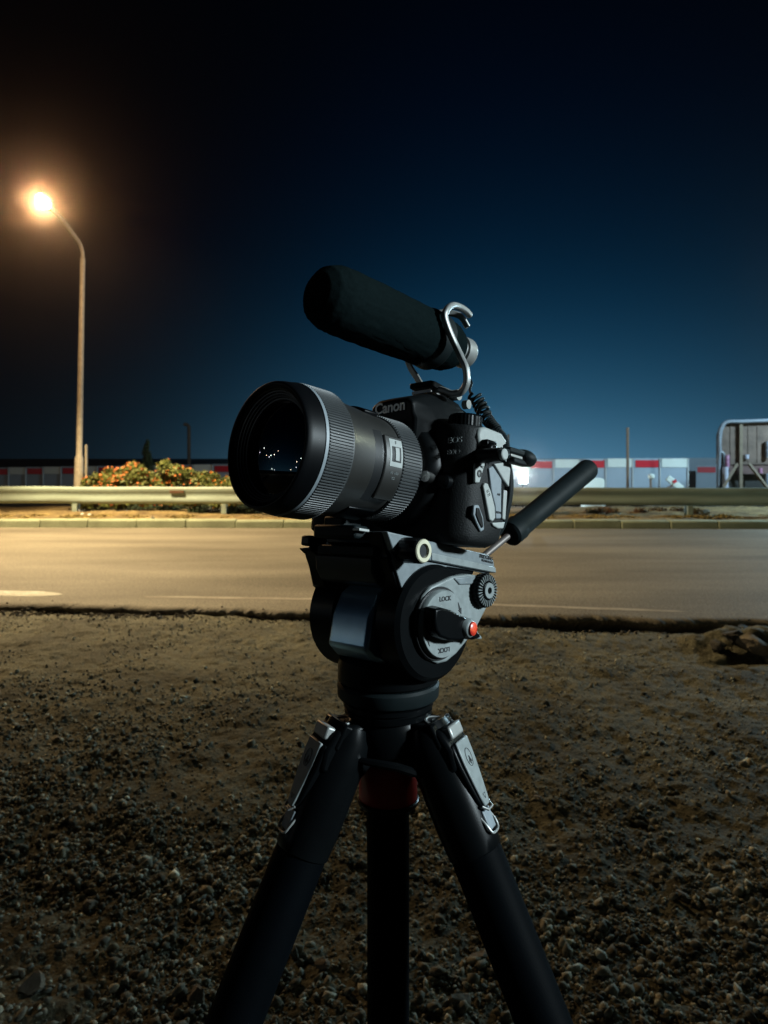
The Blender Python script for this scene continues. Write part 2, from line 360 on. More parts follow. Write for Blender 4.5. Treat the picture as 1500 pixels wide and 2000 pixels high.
V0 = scatter('grit', X, Y, R, 1, GRAV, .15); tag(V0, 'fine grit and small pebbles on the packed dirt up to the road edge', 'grit', kind='stuff')
# chips of asphalt and stones spilled along the broken road edge
X = rng.uniform(-6, 6, 9000); dd = rng.normal(-.02, .13, 9000); Y = edge_y(X)+dd; k = rng.random(9000) < np.clip(.5+1.6*vnoise(X, Y, .4, 57), .05, 1)*np.where(dd > .12, .12, 1); X, Y = X[k], Y[k]
tag(scatter('edge_rubble', X, Y, np.clip(rng.lognormal(math.log(.011), .55, len(X)), .004, .05), 1, ROCKR, .1), 'rubble and asphalt chips spilled along the broken road edge', 'rubble', kind='stuff')
# big single stones
def rock(x, y, r, label, seed, flat=.6, name='stone', z=None, mat=ROCK, group='larger stones lying in the gravel', cat='stone'):
    V, F = stone_shape(3, seed); rr = np.random.default_rng(seed)
    V = V*np.array([rr.uniform(.9, 1.3), rr.uniform(.7, 1), flat])*r
    V = V*(1+.12*np.array([noise.noise(Vector(v/r*1.6+seed)) for v in V])[:, None])
    a = rr.uniform(0, 6); V = V@np.array([[math.cos(a), -math.sin(a), 0], [math.sin(a), math.cos(a), 0], [0, 0, 1]])
    zz = float(dirt_z(np.array([x]), np.array([y]))[0]) if z is None else z
    o = obj(name, (V.tolist(), F.tolist()), mat, M=Matrix.Translation((x, y, zz+r*flat*.35)), origin=(x, y, zz), smooth=25)
    return tag(o, label, cat, group)
def gpx(u, v, z=-.08):                                            # spot on the dirt at this distance and bearing (design measurements)
    d = 1444*(CAMZ-z)/(v-895); return (u-750)/1444*d, d
for k, (u, v, r, lb) in enumerate([(250, 1713, .030, 'pale knobbly stone with a hollow, left of the left tripod leg'),
    (66, 1935, .052, 'flat angular grey slab of stone in the bottom left corner'),
    (933, 1885, .036, 'large pale triangular stone between the centre column and the right tripod leg'),
    (630, 1906, .030, 'rounded pale stone between the left leg and the centre column'),
    (892, 1978, .040, 'pointed stone at the bottom edge, right of the centre column'),
    (172, 1775, .030, 'rough brown stone lower left, above the flat slab'),
    (388, 1968, .042, 'half buried stone at the foot of the left tripod leg'),
    (110, 1462, .034, 'dark stone standing up from the dirt at far left'),
    (262, 1448, .024, 'small dark stone casting a shadow on the bare dirt, left'),
    (1130, 1440, .026, 'lone stone on packed dirt to the right of the tripod crown'),
    (1052, 1570, .026, 'stone beside the silver catch of the right tripod leg'),
    (1335, 1752, .030, 'rounded stone in the thin gravel at right')]):
    x, y = gpx(u, v); rock(x, y, r, lb, 300+k)
for k, (u, v, r, f, lb) in enumerate([(1402, 1283, .075, .8, 'dark lump of broken asphalt at the left end of the dirt heap'),
    (1432, 1278, .085, .8, 'dark asphalt lump in the hollow of the dirt heap'),
    (1470, 1285, .13, .75, 'pale boulder in front of the dirt heap at the right edge'),
    (1500, 1290, .10, .7, 'pale boulder cut by the right edge of the picture'),
    (1452, 1258, .06, .6, 'small dark lump of asphalt high on the dirt heap')]):
    x, y = gpx(u, v); rock(x, y, r, lb, 340+k, f, 'broken_rock', mat=ROCK if 'pale' in lb else pm('broken_asphalt', (.06, .055, .045), .9, vs=20, bump=.8, bs=50), group='broken rocks in the dirt heap', cat='rock')

# ================================================================== THINGS BEYOND THE ROAD
# crash barrier
def ry(x): return 17.42-.05*x
GR = empty('guard_rail', Matrix.Translation((0, 17.42, .15)))
tag(GR, 'long galvanised crash barrier with corrugated beam behind the far kerb', 'guard rail')
prof = [(.00, .82), (-.030, .812), (-.055, .78), (-.058, .74), (-.038, .68), (-.024, .645), (-.024, .60), (-.038, .56), (-.058, .50), (-.052, .46), (-.03, .425), (.0, .41)]
sh = Matrix(((1, 0, 0, 0), (-.05, 1, 0, 17.42), (0, 0, 1, 0), (0, 0, 0, 1)))
def beam(x0, x1):
    n = len(prof); V = []; F = []; xs_ = np.linspace(x0, x1, 14)
    for k, x in enumerate(xs_):
        dz = .012*fbm1(x*.5, 3)
        for (y, z) in prof: V.append((x, y, z+dz))
        for (y, z) in prof[::-1]: V.append((x, y+.004, z+dz))
    m = 2*n
    for k in range(len(xs_)-1):
        for i in range(m): j = (i+1) % m; F.append((k*m+i, k*m+j, (k+1)*m+j, (k+1)*m+i))
    return V, F
for k, x0 in enumerate(np.arange(-41, 41, 3.75)):
    obj('beam', beam(x0, x0+3.82), RAILM, GR, sh @ Matrix.Translation((0, -.006*(k % 2), 0)))
for x0 in np.arange(-36.39, 40, 3.62):
    obj('rail_post', [box((x0, .09, .40), (.11, .012, .72)), box((x0-.05, .12, .40), (.012, .07, .72)), box((x0+.05, .12, .40), (.012, .07, .72)), box((x0, .045, .61), (.09, .08, .18)), box((x0, -.035, .25), (.12, .05, .31))], RAILM, GR, sh, bevel=.004)
obj('delineator', [box((-4.93, -.075, .70), (.34, .03, .07)), box((-4.93, -.06, .70), (.10, .03, .05))], pm('brown_reflector', (.12, .06, .03), .6), GR, sh, bevel=.006)

# street lamp
SL = empty('street_lamp', Matrix.Translation((-7.86, 19, .15)))
tag(SL, 'tall lit street lamp with bent arm rising behind the crash barrier, far left', 'street lamp')
obj('pole', [lathe([(0, .125), (.9, .115), (1.35, .105), (1.45, .075), (3.5, .070), (6.5, .062)], (-7.86, 19, .15), (.018, 0, 1), 20)], POLE, SL)
obj('arm', tube(smoothpath([(-7.743, 19, 6.62), (-7.75, 19, 6.80), (-7.76, 18.85, 6.98), (-7.69, 18.3, 7.05), (-7.35, 16.8, 6.97), (-7.11, 15.6, 6.84)]), .045, 12), POLE, SL)
lh = obj('lamp_head', lathe([(0, .04), (.06, .09), (.2, .13), (.45, .12), (.6, .05)], (-7.13, 15.75, 6.88), (.10, -1.0, .03), 20), POLE, SL)
obj('base_cabinet', box((-7.70, 19.12, 1.0), (.05, .08, 1.7)), POLE, SL, bevel=.01)
obj('lamp_glass', lathe([(0, .10), (.04, .11), (.09, .08), (.11, .01)], (-7.05, 15.35, 6.80), (0, 0, -1), 20), emis('sodium_lamp_glow', (1, .80, .50), 60), SL)

def bent_post(u, vt, y, r, label, bend, name='lamp_post'):
    x = (u-750)/1444*y; zt = CAMZ+(895-vt)/1444*y
    p = [(x, y, -.5), (x, y, zt-.4)]+([(x, y, zt-.15), (x-.12, y, zt-.02), (x-.32, y, zt+.02)] if bend else [(x, y, zt)])
    o = obj(name, tube(p, [r]*len(p), 10), RUSTP, origin=(x, y, -.5)); return tag(o, label, 'post')
bent_post(369, 829, 46, .11, 'distant unlit lamp post with hooked top above the flowering bushes', True)
bent_post(1226, 835, 27.6, .055, 'plain brown wooden pole in front of the striped hoarding, right', False, 'wooden_pole')
bent_post(993, 848, 34, .055, 'short brown pole showing just above the camera plug', False, 'wooden_pole')

# hoarding of striped panels
ANCH = np.array([8.83, 29.0]); DIR = np.array([.967, -.256])
PANB = pm('grey_blue_panel', (.34, .42, .50), .6, vs=1.2, var=.15); PRED = pm('red_stripe_paint', (.58, .012, .03), .5, vs=2, var=.15); PWHI = pm('white_stripe_paint', (.70, .76, .72), .5, vs=2, var=.12); PPOST = pm('pale_panel_post', (.55, .60, .62), .5, vs=3)
def make_panel(red):
    e = empty('hoarding_panel', Matrix.Identity(4))
    obj('board', box((.5, 0, .80), (.97, .03, 1.6)), PANB, e)
    if red: obj('stripe', box((.5, -.03, 1.385), (.84, .03, .28)), PRED, e, bevel=.01)
    else: obj('stripe', box((.5, -.03, 1.42), (.92, .03, .34)), PWHI, e, bevel=.01)
    obj('panel_post', box((.985, -.045, .80), (.045, .05, 1.6)), PPOST, e, bevel=.005)
    return e
protos = [make_panel(True), make_panel(False)]; used = [False, False]
names = ['first', 'second', 'third', 'fourth', 'fifth', 'sixth', 'seventh', 'eighth', 'ninth', 'tenth', 'eleventh', 'twelfth', 'thirteenth', 'fourteenth', 'fifteenth', 'sixteenth', 'seventeenth', 'eighteenth', 'nineteenth']
s0 = -3.1; cnt = [0, 0]; angle = math.atan2(DIR[1], DIR[0])
for k in range(-26, 6):
    if k == 6: continue
    ty = 0 if k % 2 == 0 else 1
    p = ANCH+DIR*(s0+k*1.0); r0 = protos[ty]
    if not used[ty]: r = r0; used[ty] = True
    else:
        r = r0.copy(); C.objects.link(r)
        for ch in list(r0.children): c = ch.copy(); C.objects.link(c); c.parent = r
    top = 1.50+.0155*min(0, s0+k*1.0)
    r.location = (p[0], p[1], top-1.6); r.rotation_euler = (0, 0, angle)
    tag(r, '%s %s-striped grey panel of the hoarding, counted from the left' % (names[cnt[ty]], 'red' if ty == 0 else 'white'), 'hoarding panel', 'panels of the striped hoarding'); cnt[ty] += 1
r = protos[0].copy(); C.objects.link(r)
for ch in list(protos[0].children): c = ch.copy(); C.objects.link(c); c.parent = r
r.location = (15.6, 37, -.46); r.rotation_euler = (0, 0, angle)
tag(r, 'lone lower red-striped panel set back from the others beside the metal frame', 'hoarding panel', 'panels of the striped hoarding')

r = empty('hoarding_panel', Matrix.Translation((16.35, 38.2, -.1)))
tag(r, 'plain grey-blue panel without stripe, behind the lone lower red-striped one', 'hoarding panel', 'panels of the striped hoarding')
obj('board', box((16.35, 38.2, .68), (1.9, .03, 1.68)), PANB, r); obj('panel_post', box((15.42, 38.16, .68), (.05, .05, 1.7)), PPOST, r)
def at(u, v, y): return (u-750)/1444*y, y, CAMZ+(895-v)/1444*y
# floodlight
x, y, z = at(1022, 938, 24)
FL = empty('floodlight', Matrix.Translation((x, y, 0)))
tag(FL, 'small bright white floodlight standing in front of the hoarding beside the camera', 'floodlight')
obj('stand', [cyl((x, y+.1, -.1), (x, y+.1, z-.1), .02), cyl((x-.25, y+.1, -.1), (x, y+.1, z-.4), .015), cyl((x+.25, y+.1, -.1), (x, y+.1, z-.4), .015)], BLACKM, FL)
obj('housing', box((x, y+.06, z), (.34, .10, .26)), BLACKM, FL, bevel=.02)
obj('lamp_face', box((x, y+.005, z), (.28, .02, .20)), emis('floodlight_glow', (.8, .95, 1), 9), FL)
# white block, warning sign, fallen barrier
x, y, z = at(1162, 946, 25)
o = obj('concrete_block', prism([(x-.36, -.3), (x-.34, z+.17), (x-.2, z+.22), (x+.2, z+.22), (x+.33, z+.16), (x+.36, -.3)], 1, y, y+.5), PWHI, bevel=.03, origin=(x, y, -.3))
# prism axis 1 lists (x,z)
tag(o, 'rounded white block standing behind the grip of the pan handle', 'block')
x, y, z = at(1272, 934, 24)
o = empty('warning_lamp', Matrix.Translation((x, y, 0)))
tag(o, 'small white warning lamp on a brown post between pole and fallen barrier', 'warning lamp')
obj('post', cyl((x, y, -.2), (x-.02, y, z-.02), .035), RUSTP, o); obj('head', lathe([(0, .05), (.03, .10), (.12, .11), (.17, .06)], (x, y, z-.03), (0, 0, 1), 16), PWHI, o)
x, y, z = at(1318, 944, 24)
o = empty('barrier_board', Matrix.Translation((x, y, 0)))
tag(o, 'tilted white barrier board with red chevron leaning behind the crash barrier', 'barrier')
MT = Matrix.Translation((x, y, z)) @ Matrix.Rotation(rad(38), 4, 'Y')
obj('board', box((0, 0, 0), (.62, .05, .20)), PWHI, o, MT, bevel=.02); obj('chevron', [box((-.06, -.035, .02), (.10, .02, .13))], PRED, o, MT @ Matrix.Rotation(rad(20), 4, 'Y'))
obj('foot', cyl((0, .03, -.08), (-.4, .1, -.9), .03), RUSTP, o, MT)

# metal frame with netting, right edge
FY = 24.
def f2(u, v, dy=0): a = at(u, v, FY); return (a[0], a[1]+dy, a[2])
MF = empty('netting_frame', Matrix.Translation(f2(1405, 990)))
tag(MF, 'tall silver tube frame with brownish netting, timber post and braces at the right edge', 'frame')
TUB = pm('silver_painted_tube', (.12, .14, .17), .5, vs=4)
obj('tube_frame', [tube(smoothpath([f2(1402, 985), f2(1403, 940), f2(1405, 880), f2(1405, 848), f2(1409, 834), f2(1420, 824), f2(1450, 823), f2(1530, 820), f2(1600, 818)]), .06, 10),
     tube(smoothpath([f2(1420, 824, .1), f2(1411, 845, .1), f2(1410, 880, .1), f2(1418, 895, .1), f2(1420, 985, .1)]), .045, 8)], TUB, MF)
nm = pm('brown_netting', (.115, .082, .066), .9, vs=3, var=.45, bump=.5, bs=12)
obj('netting', prism([(f2(a, b)[0], f2(a, b)[2]) for a, b in [(1404, 907), (1404, 850), (1409, 836), (1420, 826), (1600, 820), (1600, 907)]], 1, FY+.16, FY+.19), nm, MF)
obj('lower_netting', prism([(f2(a, b)[0], f2(a, b)[2]) for a, b in [(1417, 908), (1600, 908), (1600, 926), (1417, 926)]], 1, FY+.21, FY+.24), pm('reddish_netting', (.10, .06, .055), .9, vs=5, var=.4), MF)
for uu in (1431, 1466, 1484, 1512): obj('rib', box((f2(uu, 0)[0], FY+.15, f2(0, 866)[2]), (.03, .02, 1.25)), nm, MF)
TIM = pm('weathered_timber', (.13, .10, .07), .85, vs=8)
obj('timber_post', box((f2(1449, 0)[0], FY+.08, 1.0), (.10, .08, 3.4)), TIM, MF)
for a, b in (((1440, 906), (1406, 952)), ((1462, 906), (1494, 956))):
    obj('brace', tube([f2(*a, -.02), f2(*b, -.25)], .055, 4), TIM, MF)
obj('base_panel', prism([(f2(1424, 900)[0], -.4), (f2(1600, 900)[0], -.4), (f2(1600, 900)[0], 1.0), (f2(1424, 900)[0], 1.0)], 1, FY+.45, FY+.5), BLACKD, MF)
def drum(u, vt, vb, w, dy, mat, label):
    a = at(u, vt, FY+dy); b = at(u, vb, FY+dy); h = a[2]-b[2]; r = w/1444*FY/2
    o = obj('drum', lathe([(0, r*.95), (.03, r), (h*.33, r), (h*.36, r*1.06), (h*.39, r), (h*.66, r), (h*.69, r*1.06), (h*.72, r), (h-.03, r), (h, r*.93)], (b[0], b[1], b[2]), (0, 0, 1), 20), mat, origin=b)
    tag(o, label, 'drum', 'drums by the netting frame')
PINK = pm('pink_plastic', (.28, .12, .21), .5, vs=6); LILAC = pm('lilac_plastic', (.28, .29, .36), .5, vs=6)
drum(1420, 889, 912, 9, .08, PINK, 'tall pink drum just inside the left tube of the frame')
drum(1417, 912, 985, 11, -.1, LILAC, 'pale lilac drum below the pink one inside the frame')
drum(1458, 888, 896, 9, .08, LILAC, 'small lilac drum beside the timber post')
drum(1485, 914, 924, 8, -.05, PINK, 'small pink drum to the right of the braces')
drum(1499, 862, 894, 9, .05, TUB, 'silver drum high at the right picture edge')
drum(1499, 925, 985, 12, -.1, TUB, 'pale blue drum low at the right picture edge')

# ------------------------------------------------------------------ bushes
LEAF = pm('oleander_leaf', (.17, .20, .045), .6, vs=3, var=.5); STEM = pm('brown_stem', (.10, .07, .04), .9, vs=10); FLOW = pm('orange_flower', (.75, .27, .05), .6, vs=6, col2=(.66, .15, .06)); FLOW2 = pm('amber_flower', (.70, .22, .02), .6, vs=9)
def leaves(cs, n, size, aspect=.35, shell=.5):
    c = np.array(cs); k = rng.integers(0, len(c), n); d = rng.normal(size=(n, 3)); d /= np.linalg.norm(d, axis=1)[:, None]
    rr = rng.uniform(shell, 1.05, n)[:, None]; P = c[k, :3]+d*rr*c[k, 3:6]
    a = rng.normal(size=(n, 3))+[0, 0, .5]; a /= np.linalg.norm(a, axis=1)[:, None]; b = np.cross(a, rng.normal(size=(n, 3))); b /= np.linalg.norm(b, axis=1)[:, None]
    s = size*rng.uniform(.6, 1.3, n)[:, None]; a = a*s; b = b*s*aspect
    V = np.stack([P-a, P-b, P+a, P+b], 1).reshape(-1, 3); F = np.arange(4*n).reshape(-1, 4); return V, F
def attach(o, e):
    o.data.transform(WM[e.name].inverted()); o.parent = e
def bush(x0, x1, y, top, n, label, flowers, seed, group='flowering bushes behind the crash barrier', base=.15, fm=FLOW):
    e = empty('flowering_bush', Matrix.Translation(((x0+x1)/2, y, base))); tag(e, label, 'bush', group)
    r = np.random.default_rng(seed); cs = []
    m = max(8, int((x1-x0)*22))
    for _ in range(m):
        x = r.uniform(x0+.15, x1-.15); t = (x-x0)/(x1-x0); h = top*(.72+.28*math.sin(PI*t)**.6)*r.uniform(.78, 1.02); R = r.uniform(.13, .27)
        z = base+r.uniform(.2, 1)*(h-base); cs.append((x, y+r.uniform(-.3, .3), z-R*.5, R*r.uniform(.8, 1.3), R, R*r.uniform(.6, 1)))
    V, F = leaves(cs, int(n*2.2), .060); attach(np_mesh('foliage', V, F, LEAF, False), e)
    st = [tube([((x0+x1)/2+r.uniform(-.2, .2), y, base-.1), (c[0], c[1], c[2])], [.02, .008], 5) for c in cs[::2]]
    obj('stems', st, STEM, e)
    if flowers:
        cc = [c for c in cs]; V, F = leaves([(c[0], c[1]-.05, c[2]+.03, c[3]*1.05, c[4]*1.05, c[5]*1.1) for c in cc], flowers*8, .029, .8, .9)
        k = rng.random(len(F)) < .8; attach(np_mesh('flowers', V, F[k], fm, False), e)
    return e
bush(-8.0, -6.7, 18.9, 1.08, 5200, 'low orange-flowering bush at the foot of the street lamp', 60, 1)
bush(-7.35, -5.6, 19.1, 1.50, 8000, 'tall dense bush with the most orange flowers, below the little tree', 190, 2)
bush(-6.5, -4.4, 19.0, 1.44, 7000, 'tall greener bush with orange flowers below the distant lamp post', 110, 3)
bush(-4.95, -3.7, 19.2, 1.22, 5200, 'low yellowish bush end next to the camera lens', 60, 4, fm=FLOW2)
bush(11.2, 12.8, 21.5, .82, 3200, 'low strip of orange flowers below the netting frame', 260, 5, fm=FLOW2)
# small conifer
e = empty('conifer_tree', Matrix.Translation((-9.3, 29, -.4))); tag(e, 'small faint conifer poking up behind the flowering bushes', 'tree')
cs = [(-9.3+rng.normal()*.03, 29, z, .42*(2.15-z)/1.8+.05, .42*(2.15-z)/1.8+.05, .2) for z in np.linspace(.2, 2.05, 14)]
V, F = leaves(cs, 5000, .05, .3, .2); attach(np_mesh('crown', V, F, pm('conifer_needles', (.05, .085, .03), .7, vs=4), False), e)
obj('trunk', cyl((-9.3, 29, -.4), (-9.3, 29, 2.1), .05, .01, 8), STEM, e)
# weeds and litter below the rail
def weeds(name, x0, x1, y0, y1, n, mat, size, h, label):
    k = max(3, int((x1-x0)*3)); cs = [(rng.uniform(x0, x1), rng.uniform(y0, y1), .17+h*.3, .25, .12, h) for _ in range(k)]
    V, F = leaves(cs, n, size, .4, .1); V[:, 2] = np.maximum(V[:, 2], .1); tag(np_mesh(name, V, F, mat, False), label, 'ground cover', kind='stuff')
weeds('weeds', -7.3, -3.0, 17.7, 18.3, 9000, pm('dark_weeds', (.03, .055, .022), .8, vs=4, var=.6), .035, .14, 'dark green weeds growing below the crash barrier at left')
weeds('weeds', 4.6, 7.6, 17.3, 17.9, 5000, pm('mixed_weeds', (.07, .08, .02), .8, vs=4, col2=(.16, .06, .02)), .035, .12, 'mixed green and rusty weeds below the crash barrier at right')
weeds('dry_grass', -14, 14, 16.4, 17.2, 14000, pm('straw', (.38, .29, .10), .9, vs=4, var=.5), .03, .03, 'low dry yellow grass between kerb and crash barrier')
weeds('dark_litter', -7.6, -2.6, 17.75, 18.1, 2500, pm('dark_litter_mat', (.02, .022, .022), .5, vs=6), .06, .08, 'black plastic and leaf litter caught below the crash barrier')
for k, (u, v, r, lb) in enumerate([(160, 989, .05, 'white stone below the rail just right of its left post'), (175, 1004, .045, 'second pale stone on the verge, nearer than the white one'), (297, 1013, .06, 'flat pale stone on the kerb edge below the bushes'), (1176, 1001, .07, 'round white stone below the rail right of the pan handle'), (1376, 1001, .16, 'brown boulder beside the right rail post'), (1208, 1006, .06, 'grey stone in the weeds to the right of the round white stone')]):
    x, y, z = at(u, v, 17.3 if v < 1010 else 16.3); rock(x, y, r, lb, 400+k, .7, 'verge_stone', z=.17, mat=PWHI if 'white' in lb else ROCK, group='stones on the far verge')

# ================================================================== THE CAMERA RIG
# local frame of the tilted rig: x = right of the camera, y = towards the lens, z = up
Rl = Matrix(((-.7173, -.6929, .0742), (.6948, -.7026, .1539), (-.0545, .1620, .9853)))
RIG = Rl.to_4x4(); RIG.translation = (.00444, .57122, CAMZ-.01034)
AX = Vector((.0032, .563, 0))
def P3(*a): return [(p[0]/1000, p[1]/1000, p[2]/1000) for p in a]
def P2(*a): return [(p[0]/1000, p[1]/1000) for p in a]
FRONT = lambda o, rz=0: RIG @ mat3((-1, 0, 0), (0, 0, 1), (0, 1, 0), o) @ Matrix.Rotation(rz, 4, 'Z')
SIDE = lambda o, rz=0: RIG @ mat3((0, -1, 0), (0, 0, 1), (-1, 0, 0), o) @ Matrix.Rotation(rz, 4, 'Z')

CAM = empty('dslr_camera', RIG @ Matrix.Translation((0, -.03, -.053)))
tag(CAM, 'black digital SLR camera with big zoom lens mounted on the tripod head', 'camera')
# body: rounded plan outline lofted upwards, back edge chamfered at the bottom
plan = P2((74, -62), (74, -22), (68, -13), (-44, -9), (-53, -11), (-60.5, -15.5), (-64.8, -21.5), (-66.2, -29), (-66.2, -57), (-63, -64), (-40, -66), (66, -66))
V = []; F = []
lv_ = [(-.0535, -.047, .93), (-.0500, -.052, .985), (-.045, -.057, 1), (-.034, -.0635, 1), (.016, -.066, 1), (.030, -.061, 1), (.0345, -.055, .985), (.037, -.050, .94)]
for z, yb, k in lv_:
    for x, y in plan: V.append((x*k+(1-k)*.004, max(y, yb)*k+(1-k)*-.038, z))
n = len(plan)
for k in range(len(lv_)-1): F += [(k*n+i, k*n+(i+1) % n, (k+1)*n+(i+1) % n, (k+1)*n+i) for i in range(n)]
F += [tuple(range(n))[::-1], tuple((len(lv_)-1)*n+i for i in range(n))]
obj('body', (V, F), LEATH, CAM, RIG, bevel=.0015, seg=2, smooth=50)
# handgrip on the far side
obj('grip', lathe([(-.050, .012), (-.046, .0165), (.018, .0165), (.026, .013), (.030, .006)], (.062, 0, 0), (0, 0, 1), 28), LEATH, CAM, RIG)
# front shell round the mount, going up into the viewfinder hump
def sect(y, zt, wt, wb, zm, zb=.0, wc=None):
    h = []
    for sx in (1, -1):
        pts = [(wt*.72, zt), (wt, zt-.0035), (wt+(wb-wt)*.35, zt-.012), (wb, zm), (wb, zb)]
        if sx < 0: pts = pts[::-1]
        h += [(sx*p[0], y, p[1]) for p in pts]
    return h
secs = [sect(.0035, .0560, .0222, .0250, .040, .02), sect(-.001, .0583, .0210, .029, .038, .02), sect(-.012, .0625, .0210, .038, .036, .02), sect(-.026, .0662, .0205, .041, .036, .02), sect(-.040, .0685, .0200, .041, .036, .02), sect(-.054, .0665, .0200, .038, .036, .02), sect(-.064, .0600, .0195, .032, .036, .02), sect(-.070, .050, .018, .026, .034, .02)]
n = len(secs[0]); V = [p for s in secs for p in s]; F = []
for k in range(len(secs)-1):
    for i in range(n): j = (i+1) % n; F.append((k*n+i, k*n+j, (k+1)*n+j, (k+1)*n+i))
F += [tuple(range(n))[::-1], tuple((len(secs)-1)*n+i for i in range(n))]
obj('viewfinder_hump', (V, F), BODY, CAM, RIG, bevel=.0022, seg=3, smooth=40)
obj('mount_shell', [lathe([(-.02, .046), (-.006, .0445), (-.001, .041), (.001, .036)], (0, 0, 0), (0, 1, 0), 64)], BODY, CAM, RIG)
obj('mount_ring', lathe([(0, .0345), (.0045, .0345), (.0052, .033)], (0, .0005, 0), (0, 1, 0), 64), SILVER, CAM, RIG)
obj('lens_release_button', lathe([(0, .0065), (.005, .0062), (.0065, .0045)], (-.0475, -.012, -.008), (0, 1, 0), 24), BLACKM, CAM, RIG)
obj('release_lug', lathe([(0, .0045), (.010, .0040)], (-.0385, -.004, -.006), (-.3, 1, 0), 20), SILVER, CAM, RIG)
text('lettering', 'Canon', .0122, WHITE, CAM, FRONT((.0008, .0042, .0500), rad(2)), 1.0, .0003, .00025)
text('model_lettering', 'EOS', .0062, PRINT, CAM, FRONT((-.0545, -.0098, .0225), 0), 1.25, .0002)
text('small_lettering', '80D', .0060, pm('dark_grey_print', (.035, .04, .04), .5), CAM, FRONT((-.0545, -.0092, .0135), 0), 1.2, .0002)
# left shoulder dial, top plate
dl = obj('mode_dial', lathe([(0, .0125), (.0075, .0125), (.009, .0115), (.009, .0)], (-.0505, -.026, .0355), (0, 0, 1), 60, rf=lambda i, k: 1+.025*(i % 2)), BLACKM, CAM, RIG, smooth=20)
obj('lit_side_shoulder', prism(P2((-24, 19), (-21, 27), (-23, 33.5), (-30, 35.5), (-50, 34.5), (-60, 28), (-64, 19)), 0, -.0675, -.056), LIGHTC, CAM, RIG, bevel=.002)  # slope of the black body, its lit look put into a pale colour
obj('hot_shoe', [box((0, -.040, .0705), (.021, .020, .0025)), box((-.0085, -.040, .0735), (.004, .020, .0012)), box((.0085, -.040, .0735), (.004, .020, .0012)), box((-.0101, -.040, .0722), (.0008, .020, .003))], SILVER, CAM, RIG)
# terminal side
def cover(name, pts, mat, x0=-.0655, x1=-.0680, b=.0008):
    return obj(name, prism(P2(*pts), 0, x1, x0), mat, CAM, RIG, bevel=b, seg=2)
mc = cover('microphone_port_cover', [(-18.9, 6.1), (-30.6, 8.0), (-25.1, -7.4), (-19.6, -8.1)], LIGHTC)
obj('socket', [lathe([(0, .0028), (.0004, .0028), (.0004, .0017), (-.001, .0017)], (-.0680, -.0239, -.0007), (-1, 0, 0), 20)], BLACKD, CAM, RIG)
cover('strap_slot_cover', [(-28.8, -9.5), (-30.8, -6.4), (-34.2, -6.8), (-38.6, -12), (-44.4, -23), (-45.8, -31.1), (-42.5, -34), (-38.6, -33.1)], LIGHTC, x1=-.0688)
cover('usb_port_cover', [(-35.5, 5.0), (-40.2, 7.6), (-52.2, -1), (-54.2, -30.5), (-47.4, -31.5), (-45.9, -22.2), (-40, -11)], MIDC)
cover('upper_port_cover', [(-41.2, 9.2), (-58.4, 13.6), (-62.4, 8.7), (-61.6, -5.6), (-52.9, -.4)], LIGHTC, x1=-.0686)
cover('hdmi_port_cover', [(-55.6, -8.4), (-60.6, -8.4), (-59.8, -31.0), (-55.6, -30.6)], LIGHTC)
cover('lower_tab', [(-43.0, -34.8), (-59.4, -32.6), (-57.6, -37.8), (-50.8, -38.4), (-44.6, -37)], LIGHTC)
cover('remote_port_cover', [(-20.0, -24.2), (-25.6, -23.6), (-31.8, -32), (-33.8, -40.8), (-29.6, -43), (-23.6, -36.4), (-19.6, -31.3)], MIDC)
cover('remote_port_inlay', [(-22.2, -26), (-25.0, -26), (-29.4, -32.6), (-31.2, -39.0), (-29.6, -40.0), (-25.0, -35.4), (-21.8, -31)], BODY, x1=-.0690, b=.0004)
text('port_lettering', 'MIC', .0024, DARKP, CAM, SIDE((-.0682, -.0262, .0045), rad(-8)), 1, .0002)
text('port_lettering', '(( ))', .0034, DARKP, CAM, SIDE((-.0690, -.0350, -.0135), rad(-60)), 1, .0002)
text('port_lettering', 'A/V', .0026, DARKP, CAM, SIDE((-.0682, -.0490, -.0130), 0), 1, .0002)
text('port_lettering', 'HDMI', .0024, DARKP, CAM, SIDE((-.0682, -.0500, -.0265), 0), 1, .0002)
obj('screen_edge', tube(smoothpath(P3((-60, -66, 15), (-61, -69.5, 4), (-61, -70.5, -8), (-60, -69.5, -20), (-58, -67, -34), (-54, -63, -44))), .0042, 10, sec=[(-1, -.6), (1, -.6), (1, .6), (-1, .6)]), RUB, CAM, RIG, bevel=.001)
obj('rear_screen', box((-.004, -.0672, -.006), (.104, .006, .066)), BODY, CAM, RIG, bevel=.003)
obj('eyecup', lathe([(0, .020), (.004, .021), (.010, .019)], (0, -.068, .045), (0, -1, 0), 28), RUB, CAM, RIG)
obj('strap_lug', [lathe([(0, .0062), (.010, .0058), (.012, .004)], (-.064, -.030, .0175), (-1, 0, 0), 20), box((-.069, -.031, .0215), (.008, .012, .007))], BLACKM, CAM, RIG, bevel=.0008)
st = obj('strap_clip', [prism(P2((-52, 16.5), (-84, 16.0), (-85.5, 17.6), (-84, 18.4), (-52, 18.6)), 0, -.0755, -.0700)], BRIGHTM, CAM, RIG, bevel=.0004)
obj('strap_end', [lathe([(-.006, .006), (-.003, .0085), (.001, .009), (.004, .007), (.0055, .003)], (-.073, -.0755, .0195), (-.3, -.2, 1), 24), box((-.0728, -.060, .0212), (.008, .022, .0045)), box((-.0728, -.066, .0140), (.008, .022, .004))], RUB, CAM, RIG, bevel=.0012)
